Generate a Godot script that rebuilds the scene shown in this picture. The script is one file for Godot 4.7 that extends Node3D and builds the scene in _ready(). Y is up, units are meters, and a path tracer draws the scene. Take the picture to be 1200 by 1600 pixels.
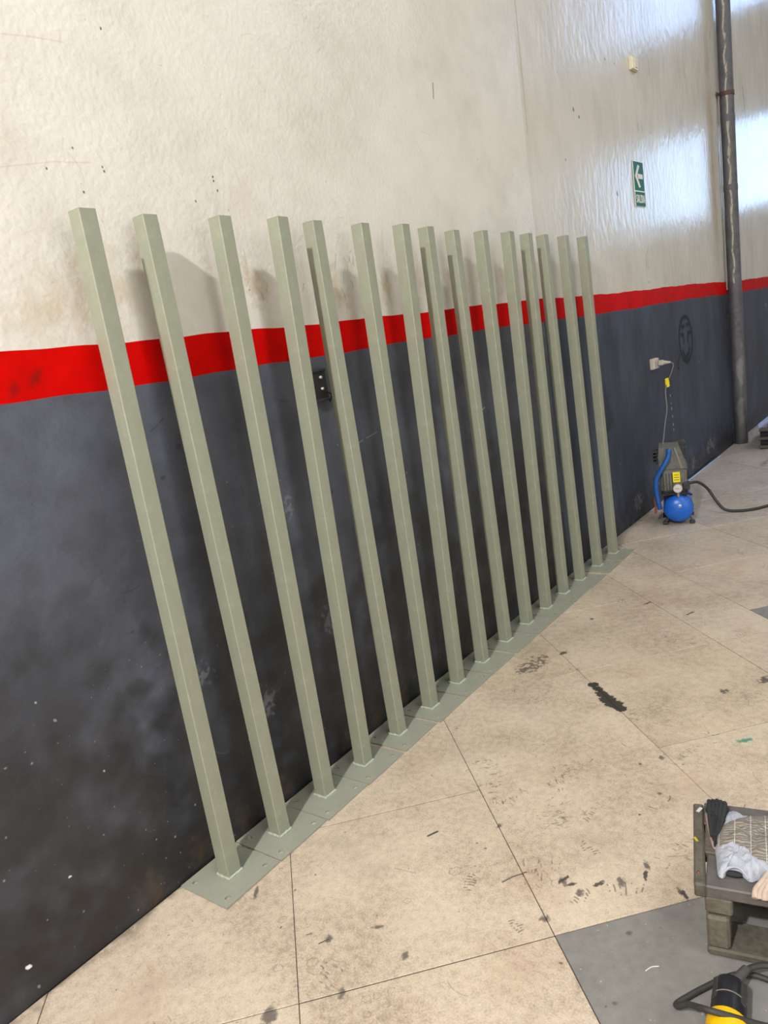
extends Node3D
# A workshop wall: fifteen green posts on base plates, compressor, pipe, pallet and tool.

var M := {}

# ---------------------------------------------------------------- mesh builder
class MB:
	var v := PackedVector3Array()
	var n := PackedVector3Array()
	var uv := PackedVector2Array()
	var ix := PackedInt32Array()

	func tri(a: Vector3, b: Vector3, c: Vector3) -> void:  # counter-clockwise seen from outside
		var m := (b - a).cross(c - a).normalized()
		var k := v.size()
		for p in [a, b, c]:
			v.append(p); n.append(m); uv.append(Vector2(p.x + p.z, p.y))
		ix.append_array([k, k + 2, k + 1])

	func face(pts: Array, inside: Vector3) -> void:  # a convex flat face, turned away from «inside»
		var mid := Vector3.ZERO
		for p in pts:
			mid += p / pts.size()
		var m: Vector3 = (pts[1] - pts[0]).cross(pts[2] - pts[0])
		if m.dot(mid - inside) < 0:
			pts = pts.duplicate()
			pts.reverse()
		for i in range(1, pts.size() - 1):
			tri(pts[0], pts[i], pts[i + 1])

	func box(c: Vector3, s: Vector3, bevel := 0.0, turn := Basis()) -> void:
		var h := s / 2
		bevel = minf(bevel, minf(h.x, minf(h.y, h.z)) * 0.9)
		if bevel <= 0:
			bevel = minf(h.x, minf(h.y, h.z)) * 0.02
		var i := h - Vector3.ONE * bevel
		for a in 3:
			var b := (a + 1) % 3
			var d := (a + 2) % 3
			for sa in [-1.0, 1.0]:
				var f := []
				for q in [[-1, -1], [1, -1], [1, 1], [-1, 1]]:
					var p := Vector3.ZERO
					p[a] = sa * h[a]; p[b] = q[0] * i[b]; p[d] = q[1] * i[d]
					f.append(c + turn * p)
				face(f, c)
				for sb in [-1.0, 1.0]:
					var e := []
					for q in [[0, -1], [1, -1], [1, 1], [0, 1]]:
						var p := Vector3.ZERO
						p[a] = sa * (h[a] if q[0] == 0 else i[a])
						p[b] = sb * (i[b] if q[0] == 0 else h[b])
						p[d] = q[1] * i[d]
						e.append(c + turn * p)
					face(e, c)
		for sx in [-1.0, 1.0]:
			for sy in [-1.0, 1.0]:
				for sz in [-1.0, 1.0]:
					var g := Vector3(sx, sy, sz)
					face([c + turn * (g * Vector3(h.x, i.y, i.z)), c + turn * (g * Vector3(i.x, h.y, i.z)), c + turn * (g * Vector3(i.x, i.y, h.z))], c)

	# rows of points; outward is d/dcolumn x d/drow
	func grid(rows: Array, round_ := false, uvs := []) -> void:
		var nr := rows.size()
		var nc: int = rows[0].size()
		var k := v.size()
		for r in nr:
			var row: PackedVector3Array = rows[r]
			var lo: PackedVector3Array = rows[maxi(r - 1, 0)]
			var hi: PackedVector3Array = rows[mini(r + 1, nr - 1)]
			for c in nc:
				var c0 := c - 1
				var c1 := c + 1
				if round_:
					c0 = (c - 1 + nc) % nc if c > 0 else nc - 2
					c1 = (c + 1) % nc if c < nc - 1 else 1
				else:
					c0 = maxi(c0, 0); c1 = mini(c1, nc - 1)
				var m := (row[c1] - row[c0]).cross(hi[c] - lo[c])
				if m.length() < 1e-12:
					m = (lo[c1] - lo[c0] + hi[c1] - hi[c0]).cross(hi[c] - lo[c])
				v.append(row[c]); n.append(m.normalized() if m.length() > 1e-12 else Vector3.UP)
				uv.append(uvs[r][c] if uvs else Vector2(float(c) / (nc - 1), float(r) / (nr - 1)))
		for r in nr - 1:
			for c in nc - 1:
				var a := k + r * nc + c
				ix.append_array([a, a + nc + 1, a + 1, a, a + nc, a + nc + 1])

	func tube(path: Array, radius, sides := 12, caps := true) -> void:
		var rows := []
		var side := Vector3.ZERO
		for i in path.size():
			var t: Vector3 = (path[mini(i + 1, path.size() - 1)] - path[maxi(i - 1, 0)]).normalized()
			if side == Vector3.ZERO:
				side = t.cross(Vector3(0.13, 0.27, 0.95)).normalized()
			side = (side - t * side.dot(t)).normalized()
			var b := t.cross(side)
			var r: float = radius[i] if radius is Array else radius
			var ring := PackedVector3Array()
			for j in sides + 1:
				var a := TAU * j / sides
				ring.append(path[i] + (side * cos(a) + b * sin(a)) * r)
			rows.append(ring)
		grid(rows, true)
		if caps:
			for e in [0, rows.size() - 1]:
				var inner: Vector3 = path[1] if e == 0 else path[path.size() - 2]
				var pts := []
				for j in sides:
					pts.append(rows[e][j])
				face(pts, inner)

	func lathe(profile: Array, sides := 24, at := Transform3D()) -> void:  # profile: (radius, height) upwards
		var rows := []
		for p in profile:
			var ring := PackedVector3Array()
			for j in sides + 1:
				var a := TAU * j / sides
				ring.append(at * Vector3(p.x * cos(a), p.y, -p.x * sin(a)))
			rows.append(ring)
		grid(rows, true)

	# a convex outline in (x, y) swept along z from z0 to z1
	func prism(outline: Array, z0: float, z1: float, at := Transform3D()) -> void:
		var c := Vector3.ZERO
		for p in outline:
			c += at * Vector3(p.x, p.y, (z0 + z1) / 2) / outline.size()
		for z in [z0, z1]:
			face(outline.map(func(p): return at * Vector3(p.x, p.y, z)), c)
		for i in outline.size():
			var p: Vector2 = outline[i]
			var q: Vector2 = outline[(i + 1) % outline.size()]
			face([at * Vector3(p.x, p.y, z0), at * Vector3(q.x, q.y, z0), at * Vector3(q.x, q.y, z1), at * Vector3(p.x, p.y, z1)], c)

	func done() -> ArrayMesh:
		var a := []
		a.resize(Mesh.ARRAY_MAX)
		a[Mesh.ARRAY_VERTEX] = v; a[Mesh.ARRAY_NORMAL] = n; a[Mesh.ARRAY_TEX_UV] = uv; a[Mesh.ARRAY_INDEX] = ix
		var m := ArrayMesh.new()
		m.add_surface_from_arrays(Mesh.PRIMITIVE_TRIANGLES, a)
		return m


# ---------------------------------------------------------------- texture painter (paint, stains, wear, print)
class Paint:
	var w: int
	var h: int
	var x0: float
	var y0: float
	var k: float      # pixels per metre
	var up := false   # rows count downwards from y0 (a wall) or upwards (a floor)
	var d := PackedByteArray()
	var rng := RandomNumberGenerator.new()
	var rough := FastNoiseLite.new()

	func _init(x0_: float, y0_: float, wide: float, high: float, w_: int, up_: bool, seed_: int) -> void:
		x0 = x0_; y0 = y0_; w = w_; k = w_ / wide; h = int(round(high * k)); up = up_
		rng.seed = seed_
		rough.seed = seed_; rough.frequency = 0.12; rough.fractal_octaves = 3
		d.resize(w * h * 3)

	static func noise(w_: int, h_: int, seed_: int, freq: float, octaves: int, sx := 1, sy := 1, kind := FastNoiseLite.TYPE_SIMPLEX_SMOOTH) -> PackedByteArray:
		var f := FastNoiseLite.new()
		f.seed = seed_; f.noise_type = kind; f.frequency = freq; f.fractal_octaves = octaves; f.fractal_gain = 0.55
		var im := f.get_image(maxi(8, w_ / sx), maxi(8, h_ / sy))
		im.resize(w_, h_, Image.INTERPOLATE_CUBIC)
		im.convert(Image.FORMAT_L8)
		return im.get_data()

	# the colour at each point: a ramp looked up with a weighted sum of noises
	func base(ramp: Gradient, layers: Array) -> void:
		var lr := PackedByteArray(); var lg := PackedByteArray(); var lb := PackedByteArray()
		for i in 256:
			var c := ramp.sample(i / 255.0)
			lr.append(int(c.r * 255)); lg.append(int(c.g * 255)); lb.append(int(c.b * 255))
		var a: PackedByteArray = layers[0][0]; var b: PackedByteArray = layers[1][0]; var c2: PackedByteArray = layers[2][0]
		var wa: int = layers[0][1]; var wb: int = layers[1][1]; var wc: int = layers[2][1]
		var o := 0
		for i in w * h:
			var t := (a[i] * wa + b[i] * wb + c2[i] * wc) >> 8
			d[o] = lr[t]; d[o + 1] = lg[t]; d[o + 2] = lb[t]
			o += 3

	func dot_(px: int, py: int, c: Color, alpha: float) -> void:
		if px < 0 or py < 0 or px >= w or py >= h or alpha <= 0.0:
			return
		var o := (py * w + px) * 3
		d[o] = int(lerpf(d[o], c.r * 255, alpha)); d[o + 1] = int(lerpf(d[o + 1], c.g * 255, alpha)); d[o + 2] = int(lerpf(d[o + 2], c.b * 255, alpha))

	func px(x: float, y: float) -> Vector2:
		return Vector2((x - x0) * k, ((y0 - y) if up else (y - y0)) * k)

	# a blot; ragged 0..1 breaks its edge, soft 0..1 fades it, turn in radians
	func blot(x: float, y: float, rx: float, ry: float, c: Color, alpha := 1.0, soft := 0.5, ragged := 0.4, turn := 0.0, hole := 0.0) -> void:
		var p := px(x, y)
		var r := maxf(rx, ry) * k * 1.6 + 1
		var ct := cos(turn); var st := sin(turn)
		var sc := clampf(14.0 / (maxf(rx, ry) * k), 0.1, 1.0)  # large blots have large lobes
		for j in range(maxi(0, int(p.y - r)), mini(h, int(p.y + r) + 1)):
			for i in range(maxi(0, int(p.x - r)), mini(w, int(p.x + r) + 1)):
				var q := Vector2(i - p.x, j - p.y) / k
				var e := Vector2((q.x * ct + q.y * st) / rx, (q.y * ct - q.x * st) / ry).length()
				e += ragged * rough.get_noise_2d(i * sc, j * sc)
				if e < 1.0:
					var f := alpha * minf(1.0, (1.0 - e) / maxf(soft, 0.02))
					if hole > 0.0:
						f *= clampf((e - hole) / 0.15, 0.0, 1.0)
					dot_(i, j, c, f)

	func stroke(pts: Array, width: float, c: Color, alpha := 1.0, broken := 0.0) -> void:
		var wp := maxf(width * k / 2, 0.5)
		for s in pts.size() - 1:
			var a := px(pts[s].x, pts[s].y)
			var b := px(pts[s + 1].x, pts[s + 1].y)
			var steps := int(maxf(1, a.distance_to(b) / maxf(0.7, wp * 0.6)))
			for t in steps:
				var m := a.lerp(b, float(t) / steps)
				if broken > 0.0 and rough.get_noise_2d(m.x * 0.7, m.y * 0.7) * 0.5 + 0.5 < broken:
					continue
				for j in range(int(floor(m.y - wp)), int(ceil(m.y + wp)) + 1):
					for i in range(int(floor(m.x - wp)), int(ceil(m.x + wp)) + 1):
						var dist := Vector2(i, j).distance_to(m)
						dot_(i, j, c, alpha * clampf(wp + 0.5 - dist, 0, 1))

	func specks(count: int, xa: float, xb: float, ya: float, yb: float, ra: float, rb: float, c: Color, alpha: float) -> void:
		for i in count:
			var r := ra * pow(rb / ra, pow(rng.randf(), 3.0))
			blot(rng.randf_range(xa, xb), rng.randf_range(ya, yb), r * rng.randf_range(0.7, 1.6), r, c, alpha * rng.randf_range(0.4, 1.0), 0.4, 0.4, rng.randf() * 3)

	func scratches(count: int, xa: float, xb: float, ya: float, yb: float, la: float, lb: float, c: Color, alpha: float, width := 0.002, angle := -9.0) -> void:
		for i in count:
			var p := Vector2(rng.randf_range(xa, xb), rng.randf_range(ya, yb))
			var dir := Vector2.from_angle(rng.randf() * TAU if angle < -8 else angle + rng.randf_range(-0.3, 0.3))
			var len_ := rng.randf_range(la, lb)
			var bend := rng.randf_range(-0.28, 0.28)
			var pts := []
			for s in 5:
				pts.append(p)
				p += dir * len_ / 4
				dir = dir.rotated(bend)
			stroke(pts, width, c, alpha * rng.randf_range(0.3, 1.0), 0.35)

	func texture() -> ImageTexture:
		return ImageTexture.create_from_image(Image.create_from_data(w, h, false, Image.FORMAT_RGB8, d))


static func ramp(stops: Array) -> Gradient:
	var g := Gradient.new()
	var at := PackedFloat32Array(); var cs := PackedColorArray()
	for s in stops:
		at.append(s[0]); cs.append(Color(s[1]))
	g.offsets = at; g.colors = cs
	return g


static func height_map(w: int, h: int, seed_: int, freq: float, octaves: int, sx := 1, sy := 1) -> ImageTexture:
	return ImageTexture.create_from_image(Image.create_from_data(w, h, false, Image.FORMAT_L8, Paint.noise(w, h, seed_, freq, octaves, sx, sy)))


# ---------------------------------------------------------------- nodes
func mat(color: Color, rough := 0.6, metal := 0.0) -> StandardMaterial3D:
	var m := StandardMaterial3D.new()
	m.albedo_color = color; m.roughness = rough; m.metallic = metal
	return m

func worn(color: Color, dark: Color, rough: float, scale_: float, seed_: int, metal := 0.0, bump := 0.0) -> StandardMaterial3D:
	# one colour mottled with another, all round the object
	var m := mat(Color.WHITE, rough, metal)
	var p := Paint.new(0, 0, 1, 1, 256, false, seed_)
	p.base(ramp([[0.0, dark], [0.42, color.lerp(dark, 0.25)], [0.6, color], [1.0, color.lightened(0.08)]]), [[Paint.noise(256, 256, seed_, 0.012, 3), 110], [Paint.noise(256, 256, seed_ + 1, 0.06, 3), 100], [Paint.noise(256, 256, seed_ + 2, 0.3, 2), 45]])
	m.albedo_texture = p.texture()
	m.uv1_triplanar = true
	m.uv1_scale = Vector3.ONE * scale_
	if bump > 0:
		m.heightmap_enabled = true; m.heightmap_texture = height_map(256, 256, seed_ + 7, 0.08, 4); m.heightmap_scale = bump
	return m

func tag(o: Node, label := "", category := "", group := "", kind := "") -> Node:
	if label: o.set_meta("label", label)
	if category: o.set_meta("category", category)
	if group: o.set_meta("group", group)
	if kind: o.set_meta("kind", kind)
	return o

func thing(called: String, label: String, category: String, at := Vector3.ZERO, turn := 0.0, group := "") -> Node3D:
	var o := Node3D.new()
	o.name = called
	add_child(o, true)
	o.position = at; o.rotation.y = turn
	tag(o, label, category, group)
	return o

func obj(called: String, b, m: Material, parent: Node = self) -> MeshInstance3D:
	var o := MeshInstance3D.new()
	o.name = called
	o.mesh = b.done() if b is MB else b
	o.material_override = m
	parent.add_child(o, true)
	return o

func piece(called: String, c: Vector3, s: Vector3, m: Material, parent: Node, bevel := 0.002) -> MeshInstance3D:
	var b := MB.new()
	b.box(c, s, bevel)
	return obj(called, b, m, parent)

func frame(called: String) -> Node3D:  # a piece of the setting made of several meshes
	var o := Node3D.new()
	o.name = called
	add_child(o, true)
	o.set_meta("kind", "structure")
	return o

func smooth_path(pts: Array, per := 8) -> Array:
	var out := []
	for i in pts.size() - 1:
		var p0: Vector3 = pts[maxi(i - 1, 0)]
		var p3: Vector3 = pts[mini(i + 2, pts.size() - 1)]
		for s in per:
			out.append(pts[i].cubic_interpolate(pts[i + 1], p0, p3, float(s) / per))
	out.append(pts[pts.size() - 1])
	return out


func _ready() -> void:
	# ------------------------------------------------------------ camera, sky, lights, exposure
	var cam := Camera3D.new()
	cam.name = "camera"
	cam.transform = Transform3D(Basis(Vector3(0.594756, -0.150280, 0.789735), Vector3(0.260137, 0.965495, -0.012186), Vector3(-0.760653, 0.212686, 0.613328)).orthonormalized(), Vector3(0, 1.38, 1.730032))
	cam.fov = 68.976
	cam.near = 0.05
	add_child(cam)
	var env := Environment.new()
	env.tonemap_mode = Environment.TONE_MAPPER_LINEAR
	env.tonemap_exposure = 1.12
	env.background_mode = Environment.BG_SKY
	var sky := Sky.new()
	var ps := ProceduralSkyMaterial.new()
	ps.sky_top_color = Color(0.62, 0.74, 0.95)
	ps.sky_horizon_color = Color(0.78, 0.9, 1.0)
	ps.ground_bottom_color = Color(0.6, 0.6, 0.6)
	ps.ground_horizon_color = Color(0.8, 0.84, 0.9)
	ps.sky_energy_multiplier = 1.9
	ps.ground_energy_multiplier = 1.2
	ps.sun_angle_max = 0.0
	sky.sky_material = ps
	env.sky = sky
	env.sdfgi_enabled = true
	env.ssao_enabled = true
	env.ssil_enabled = true
	var we := WorldEnvironment.new()
	we.name = "environment"
	we.environment = env
	add_child(we)
	unseen_ceiling_lamp(Vector3(-2.2, 4.2, 1.4), 22.5, Color(1.0, 1.0, 1.0))
	for c in [[Vector3(1.0, 8.4, 5.6), 13.0], [Vector3(6.0, 8.4, 5.6), 11.0], [Vector3(11.0, 8.4, 5.6), 9.0]]:  # added fill panels under the roof
		fill_panel(c[0], Vector2(3.0, 1.2), Vector3(-PI / 2, 0, 0), c[1], Color(0.95, 0.98, 1.0))
	fill_panel(Vector3(-0.5, 2.7, 7.9), Vector2(5.0, 3.0), Vector3.ZERO, 8.0, Color(0.95, 0.98, 1.0))  # added side fill from the opposite wall

	# ------------------------------------------------------------ the hall
	materials()
	hall()
	photographed_wall()
	tiled_floor()

	# ------------------------------------------------------------ the things
	posts()
	drain_pipe()
	exit_sign()
	wall_fittings()
	compressor()
	pallet_and_rags()
	power_tool()
	far_corner()


func unseen_ceiling_lamp(at: Vector3, energy: float, color: Color) -> void:  # out of view, lights the row of posts from the near left
	var t := thing("unseen_ceiling_lamp", "unseen round white lamp hanging above the near end of the painted wall", "lamp", at)
	var shade := MB.new()
	shade.lathe([Vector2(0.21, 0.02), Vector2(0.2, 0.05), Vector2(0.12, 0.14), Vector2(0.05, 0.2), Vector2(0.04, 0.3), Vector2(0.001, 0.3)], 32)
	obj("lamp_shade", shade, mat(Color(0.75, 0.75, 0.75), 0.5), t)
	var rod := MB.new()
	rod.tube([Vector3(0, 0.3, 0), Vector3(0, 4.28, 0)], 0.01, 8)
	obj("rod", rod, mat(Color(0.3, 0.3, 0.3), 0.5), t)
	var glow := MB.new()
	glow.lathe([Vector2(0.001, -0.02), Vector2(0.12, -0.015), Vector2(0.2, 0.0), Vector2(0.2, 0.03), Vector2(0.001, 0.03)], 32)
	var gm := mat(Color(1, 1, 1), 0.5)
	gm.emission_enabled = true; gm.emission = color; gm.emission_energy_multiplier = 2.0
	obj("diffuser", glow, gm, t)
	var l := OmniLight3D.new()
	l.name = "lamp_light"
	l.position = Vector3(0, -0.14, 0)
	l.light_energy = energy; l.light_color = color; l.light_size = 0.1
	l.omni_range = 30.0; l.omni_attenuation = 2.0; l.shadow_enabled = true
	t.add_child(l)

func fill_panel(at: Vector3, size_: Vector2, turn: Vector3, energy: float, color: Color) -> void:
	# an added glowing sheet in the roof or far side wall, for soft fill
	var basis_ := Basis.from_euler(turn)
	var o := MB.new()
	o.box(at, Vector3(size_.x, size_.y, 0.02), 0.004, basis_)
	var m := mat(Color(0.9, 0.9, 0.9), 0.5)
	m.emission_enabled = true; m.emission = color; m.emission_energy_multiplier = 0.6
	var p := obj("unseen_window_or_fill", o, m)
	p.set_meta("kind", "structure")
	var l := AreaLight3D.new()
	l.name = "fill_panel_light"
	l.area_size = size_
	l.light_energy = energy; l.light_color = color
	l.area_range = 30.0; l.area_attenuation = 2.0; l.shadow_enabled = true
	l.position = at - basis_.z * 0.03
	l.basis = basis_
	add_child(l, true)


# ---------------------------------------------------------------- materials
func materials() -> void:
	M.post = worn(Color("8c8e7b"), Color("868875"), 0.42, 3.0, 11)
	M.plate = worn(Color("959586"), Color("8e8e7f"), 0.45, 5.0, 12)
	M.weld = worn(Color("b0b4a4"), Color("949a8a"), 0.4, 20.0, 13)
	M.cream = mat(Color("cfc9be"), 0.6)
	M.roof = mat(Color(0.62, 0.62, 0.6), 0.7)
	M.dado = mat(Color("45474e"), 0.5)
	M.grout = mat(Color("352f29"), 0.9)
	M.wood = worn(Color("5c564a"), Color("38342c"), 0.75, 4.0, 21, 0.0, 0.08)
	M.wood_pale = worn(Color("675f51"), Color("403b30"), 0.8, 4.0, 22, 0.0, 0.08)
	M.wood_grey = worn(Color("5d5754"), Color("48443d"), 0.6, 5.0, 23, 0.0, 0.05)
	M.black = mat(Color("17181b"), 0.5)
	M.rubber = worn(Color("35322f"), Color("272523"), 0.6, 14.0, 24)
	M.steel = mat(Color("c9ccd4"), 0.3, 0.9)
	M.white = mat(Color("dedad0"), 0.5)


func hall() -> void:
	for s in [
		["wall_right", Vector3(5, 4.25, 8.12), Vector3(24, 8.5, 0.24), M.cream],
		["wall_back", Vector3(-6.12, 4.25, 4), Vector3(0.24, 8.5, 8.48), M.cream],
		["ceiling", Vector3(5, 8.56, 4), Vector3(24, 0.12, 8.48), M.roof],
	]:
		var b := MB.new()
		b.box(s[1], s[2], 0.004)
		obj(s[0], b, s[3]).set_meta("kind", "structure")
	# the far end wall: unseen high windows, placed to glint in the cream paint
	var e := frame("wall_front")
	for y in [[0.0, 2.85], [4.45, 6.2], [7.9, 8.5]]:
		piece("masonry", Vector3(16.12, (y[0] + y[1]) / 2, 4), Vector3(0.24, y[1] - y[0], 8.48), M.cream, e, 0.004)
	for y in [[2.85, 4.45], [6.2, 7.9]]:
		for z in [[-0.24, 0.5], [3.9, 8.24]]:
			piece("masonry", Vector3(16.12, (y[0] + y[1]) / 2, (z[0] + z[1]) / 2), Vector3(0.24, y[1] - y[0], z[1] - z[0]), M.cream, e, 0.004)
		var w := frame("unseen_window_or_fill")
		var bar := mat(Color(0.5, 0.5, 0.5), 0.5, 0.5)
		for z in [0.52, 1.64, 2.76, 3.88]:
			piece("frame_bar", Vector3(16.1, (y[0] + y[1]) / 2, z), Vector3(0.05, y[1] - y[0], 0.04), bar, w)
		for k in [y[0] + 0.02, y[1] - 0.02]:
			piece("frame_bar", Vector3(16.1, k, 2.2), Vector3(0.05, 0.04, 3.4), bar, w)
	var g := MB.new()
	g.box(Vector3(24.5, -0.16, 4), Vector3(16, 0.1, 30), 0.01)
	obj("ground", g, mat(Color(0.5, 0.48, 0.45), 0.9)).set_meta("kind", "structure")


# the wavy hand-painted limits of the red stripe
func stripe_top(x: float) -> float:
	return 1.497 + 0.004 * sin(x * 2.1 + 0.6) + 0.0022 * sin(x * 9.0) + 0.0012 * sin(x * 31.0)

func stripe_low(x: float) -> float:
	return 1.387 + 0.004 * sin(x * 1.9 + 2.2) + 0.0022 * sin(x * 8.1 + 1.0) + 0.0012 * sin(x * 27.0)


func coat(called: String, parent: Node, xa: float, xb: float, low: Callable, top: Callable, rows_: int, p: Paint, m: Material) -> void:
	# one field of paint on the wall, with the trowelled unevenness of its plaster
	var f := FastNoiseLite.new()
	f.seed = 5; f.frequency = 1.3; f.fractal_octaves = 3
	var cols := int((xb - xa) / 0.03) + 1
	var rows := []
	var uvs := []
	for r in rows_ + 1:
		var row := PackedVector3Array()
		var ur := []
		for c in cols + 1:
			var x := lerpf(xa, xb, float(c) / cols)
			var y: float = lerpf(low.call(x), top.call(x), float(r) / rows_)
			var z := 0.0015 * f.get_noise_2d(x, y * 0.6) - 0.0015
			row.append(Vector3(x, y, z))
			ur.append(Vector2((x - p.x0) * p.k / p.w, (p.y0 - y) * p.k / p.h))
		rows.append(row)
		uvs.append(ur)
	var b := MB.new()
	b.grid(rows, false, uvs)
	obj(called, b, m, parent)


func photographed_wall() -> void:
	var wall := frame("wall_left")
	piece("masonry", Vector3(5, 4.25, -0.13), Vector3(24, 8.5, 0.248), M.cream, wall, 0.0)
	var zero := func(_x: float) -> float: return 0.0
	var high := func(_x: float) -> float: return 8.5
	var dirt := Color("6b5a45")
	# ---- cream paint, near and far
	var cream_ramp := ramp([[0.0, Color("beb6a8")], [0.35, Color("cbc5b9")], [0.55, Color("d1cbc0")], [1.0, Color("d9d3c9")]])
	var p := Paint.new(0.3, 3.0, 3.4, 1.55, 1800, true, 101)
	p.base(cream_ramp, [[Paint.noise(p.w, p.h, 1, 0.012, 4, 4, 4), 140], [Paint.noise(p.w, p.h, 2, 0.03, 3, 2, 2), 70], [Paint.noise(p.w, p.h, 3, 0.2, 2), 45]])
	for s in [[1.083, 1.913], [1.238, 1.93], [1.169, 1.866], [1.521, 1.863], [1.603, 1.924], [1.611, 1.898], [1.603, 1.935], [1.321, 2.266], [1.165, 1.968], [1.24, 1.92]]:
		p.blot(s[0], s[1], 0.003, 0.004, Color("4a4238"), 0.9, 0.4, 0.3)
	p.stroke([Vector2(2.889, 2.395), Vector2(2.884, 2.36), Vector2(2.879, 2.335)], 0.006, Color("8a7d6a"), 0.9)
	p.stroke([Vector2(1.046, 2.197), Vector2(1.12, 2.206), Vector2(1.206, 2.211)], 0.003, Color("a8987f"), 0.13)
	p.stroke([Vector2(0.969, 1.907), Vector2(1.1, 1.93), Vector2(1.21, 1.938)], 0.003, Color("a8987f"), 0.13)
	for s in [[1.309, 1.70, 0.05, 0.09, 0.35], [1.70, 1.62, 0.05, 0.07, 0.5], [1.66, 1.67, 0.02, 0.05, 0.4], [2.074, 1.62, 0.03, 0.09, 0.5], [2.1, 1.57, 0.05, 0.05, 0.4], [2.364, 1.60, 0.04, 0.06, 0.5], [1.15, 1.64, 0.14, 0.1, 0.3], [1.0, 1.58, 0.12, 0.07, 0.3], [2.6, 1.62, 0.05, 0.1, 0.3], [2.85, 1.6, 0.05, 0.1, 0.35], [3.1, 1.62, 0.05, 0.1, 0.3], [3.3, 1.6, 0.04, 0.09, 0.3], [1.72, 1.88, 0.1, 0.12, 0.12]]:
		p.blot(s[0], s[1], s[2], s[3], Color("a98f6c"), s[4], 1.0, 0.7)
	p.scratches(26, 1.6, 2.2, 1.52, 1.7, 0.02, 0.06, Color("9d8a70"), 0.35, 0.004, 1.4)
	p.scratches(30, 0.6, 3.6, 1.5, 2.5, 0.02, 0.08, Color("b5a78f"), 0.3, 0.0025)
	p.specks(60, 0.6, 3.6, 1.5, 2.6, 0.0015, 0.004, dirt, 0.5)
	var m := mat(Color.WHITE, 0.26)
	m.albedo_texture = p.texture()
	m.heightmap_enabled = true; m.heightmap_scale = 0.13
	m.heightmap_texture = height_map(p.w, p.h, 31, 0.075, 5)
	coat("cream_paint", wall, -6.0, 0.3, stripe_top, high, 8, p, M.cream)
	coat("cream_paint", wall, 0.3, 3.7, stripe_top, func(_x): return 3.0, 24, p, m)
	coat("cream_paint", wall, 0.3, 3.7, func(_x): return 3.0, high, 6, p, M.cream)
	var q := Paint.new(3.7, 4.5, 7.0, 3.05, 1700, true, 102)
	q.base(ramp([[0.0, Color("b4ada1")], [0.35, Color("c4beb3")], [0.55, Color("cbc5bb")], [1.0, Color("d5cfc6")]]), [[Paint.noise(q.w, q.h, 4, 0.012, 4, 2, 3), 130], [Paint.noise(q.w, q.h, 5, 0.03, 3, 1, 3), 80], [Paint.noise(q.w, q.h, 6, 0.2, 2), 45]])
	for s in [[4.344, 2.5, 0.012], [4.418, 2.471, 0.01], [4.899, 2.859, 0.01], [5.059, 2.86, 0.008], [4.937, 2.102, 0.02]]:
		q.blot(s[0], s[1], s[2], s[2], Color("55483c"), 0.9, 0.5, 0.8)
	q.stroke([Vector2(3.742, 3.3), Vector2(3.735, 2.6), Vector2(3.729, 2.3)], 0.014, Color("b9ac99"), 0.6)
	q.scratches(40, 5.0, 10.0, 1.5, 3.8, 0.05, 0.3, Color("dcd6cc"), 0.4, 0.012, 1.5)
	q.scratches(40, 4.5, 10.0, 1.5, 3.8, 0.03, 0.2, Color("a3968a"), 0.4, 0.01, 1.5)
	q.blot(7.3, 2.6, 0.12, 1.3, Color("a8926f"), 0.5, 1.0, 0.4)  # brownish column: the pipe's reflection painted into the cream
	q.stroke([Vector2(8.6, 3.3), Vector2(8.7, 3.0), Vector2(8.75, 2.85)], 0.02, Color("6b6058"), 0.6)
	q.specks(50, 3.8, 9.5, 1.5, 3.2, 0.004, 0.012, dirt, 0.5)
	m = mat(Color.WHITE, 0.2)
	m.albedo_texture = q.texture()
	m.heightmap_enabled = true; m.heightmap_scale = 0.16
	m.heightmap_texture = height_map(q.w, q.h, 32, 0.06, 5, 1, 2)
	coat("cream_paint", wall, 3.7, 10.7, stripe_top, func(_x): return 4.5, 30, q, m)
	coat("cream_paint", wall, 3.7, 10.7, func(_x): return 4.5, high, 4, q, M.cream)
	coat("cream_paint", wall, 10.7, 17.0, stripe_top, high, 8, q, M.cream)
	# ---- the red stripe
	var r := Paint.new(0.3, 1.53, 10.4, 0.17, 2048, true, 103)
	r.base(ramp([[0.0, Color("9c0602")], [0.4, Color("b80502")], [0.7, Color("c40602")], [1.0, Color("c90a05")]]), [[Paint.noise(r.w, r.h, 7, 0.02, 4), 130], [Paint.noise(r.w, r.h, 8, 0.05, 3), 80], [Paint.noise(r.w, r.h, 9, 0.2, 2), 45]])
	r.scratches(30, 0.8, 10.0, 1.39, 1.49, 0.02, 0.06, Color("5a1512"), 0.6, 0.008)
	for s in [[0.87, 1.42], [0.93, 1.44], [2.0, 1.43]]:
		r.blot(s[0], s[1], 0.015, 0.03, Color("6d1a14"), 0.6, 0.8, 0.5, 0.6)
	m = mat(Color.WHITE, 0.55)
	m.metallic_specular = 0.15
	m.albedo_texture = r.texture()
	coat("red_stripe", wall, -6.0, 0.3, stripe_low, stripe_top, 2, r, mat(Color("b81a10"), 0.45))
	coat("red_stripe", wall, 0.3, 10.7, stripe_low, stripe_top, 4, r, m)
	coat("red_stripe", wall, 10.7, 17.0, stripe_low, stripe_top, 2, r, mat(Color("b81a10"), 0.45))
	# ---- the dark dado, near and far
	p = Paint.new(0.3, 1.42, 3.4, 1.42, 1800, true, 104)
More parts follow.
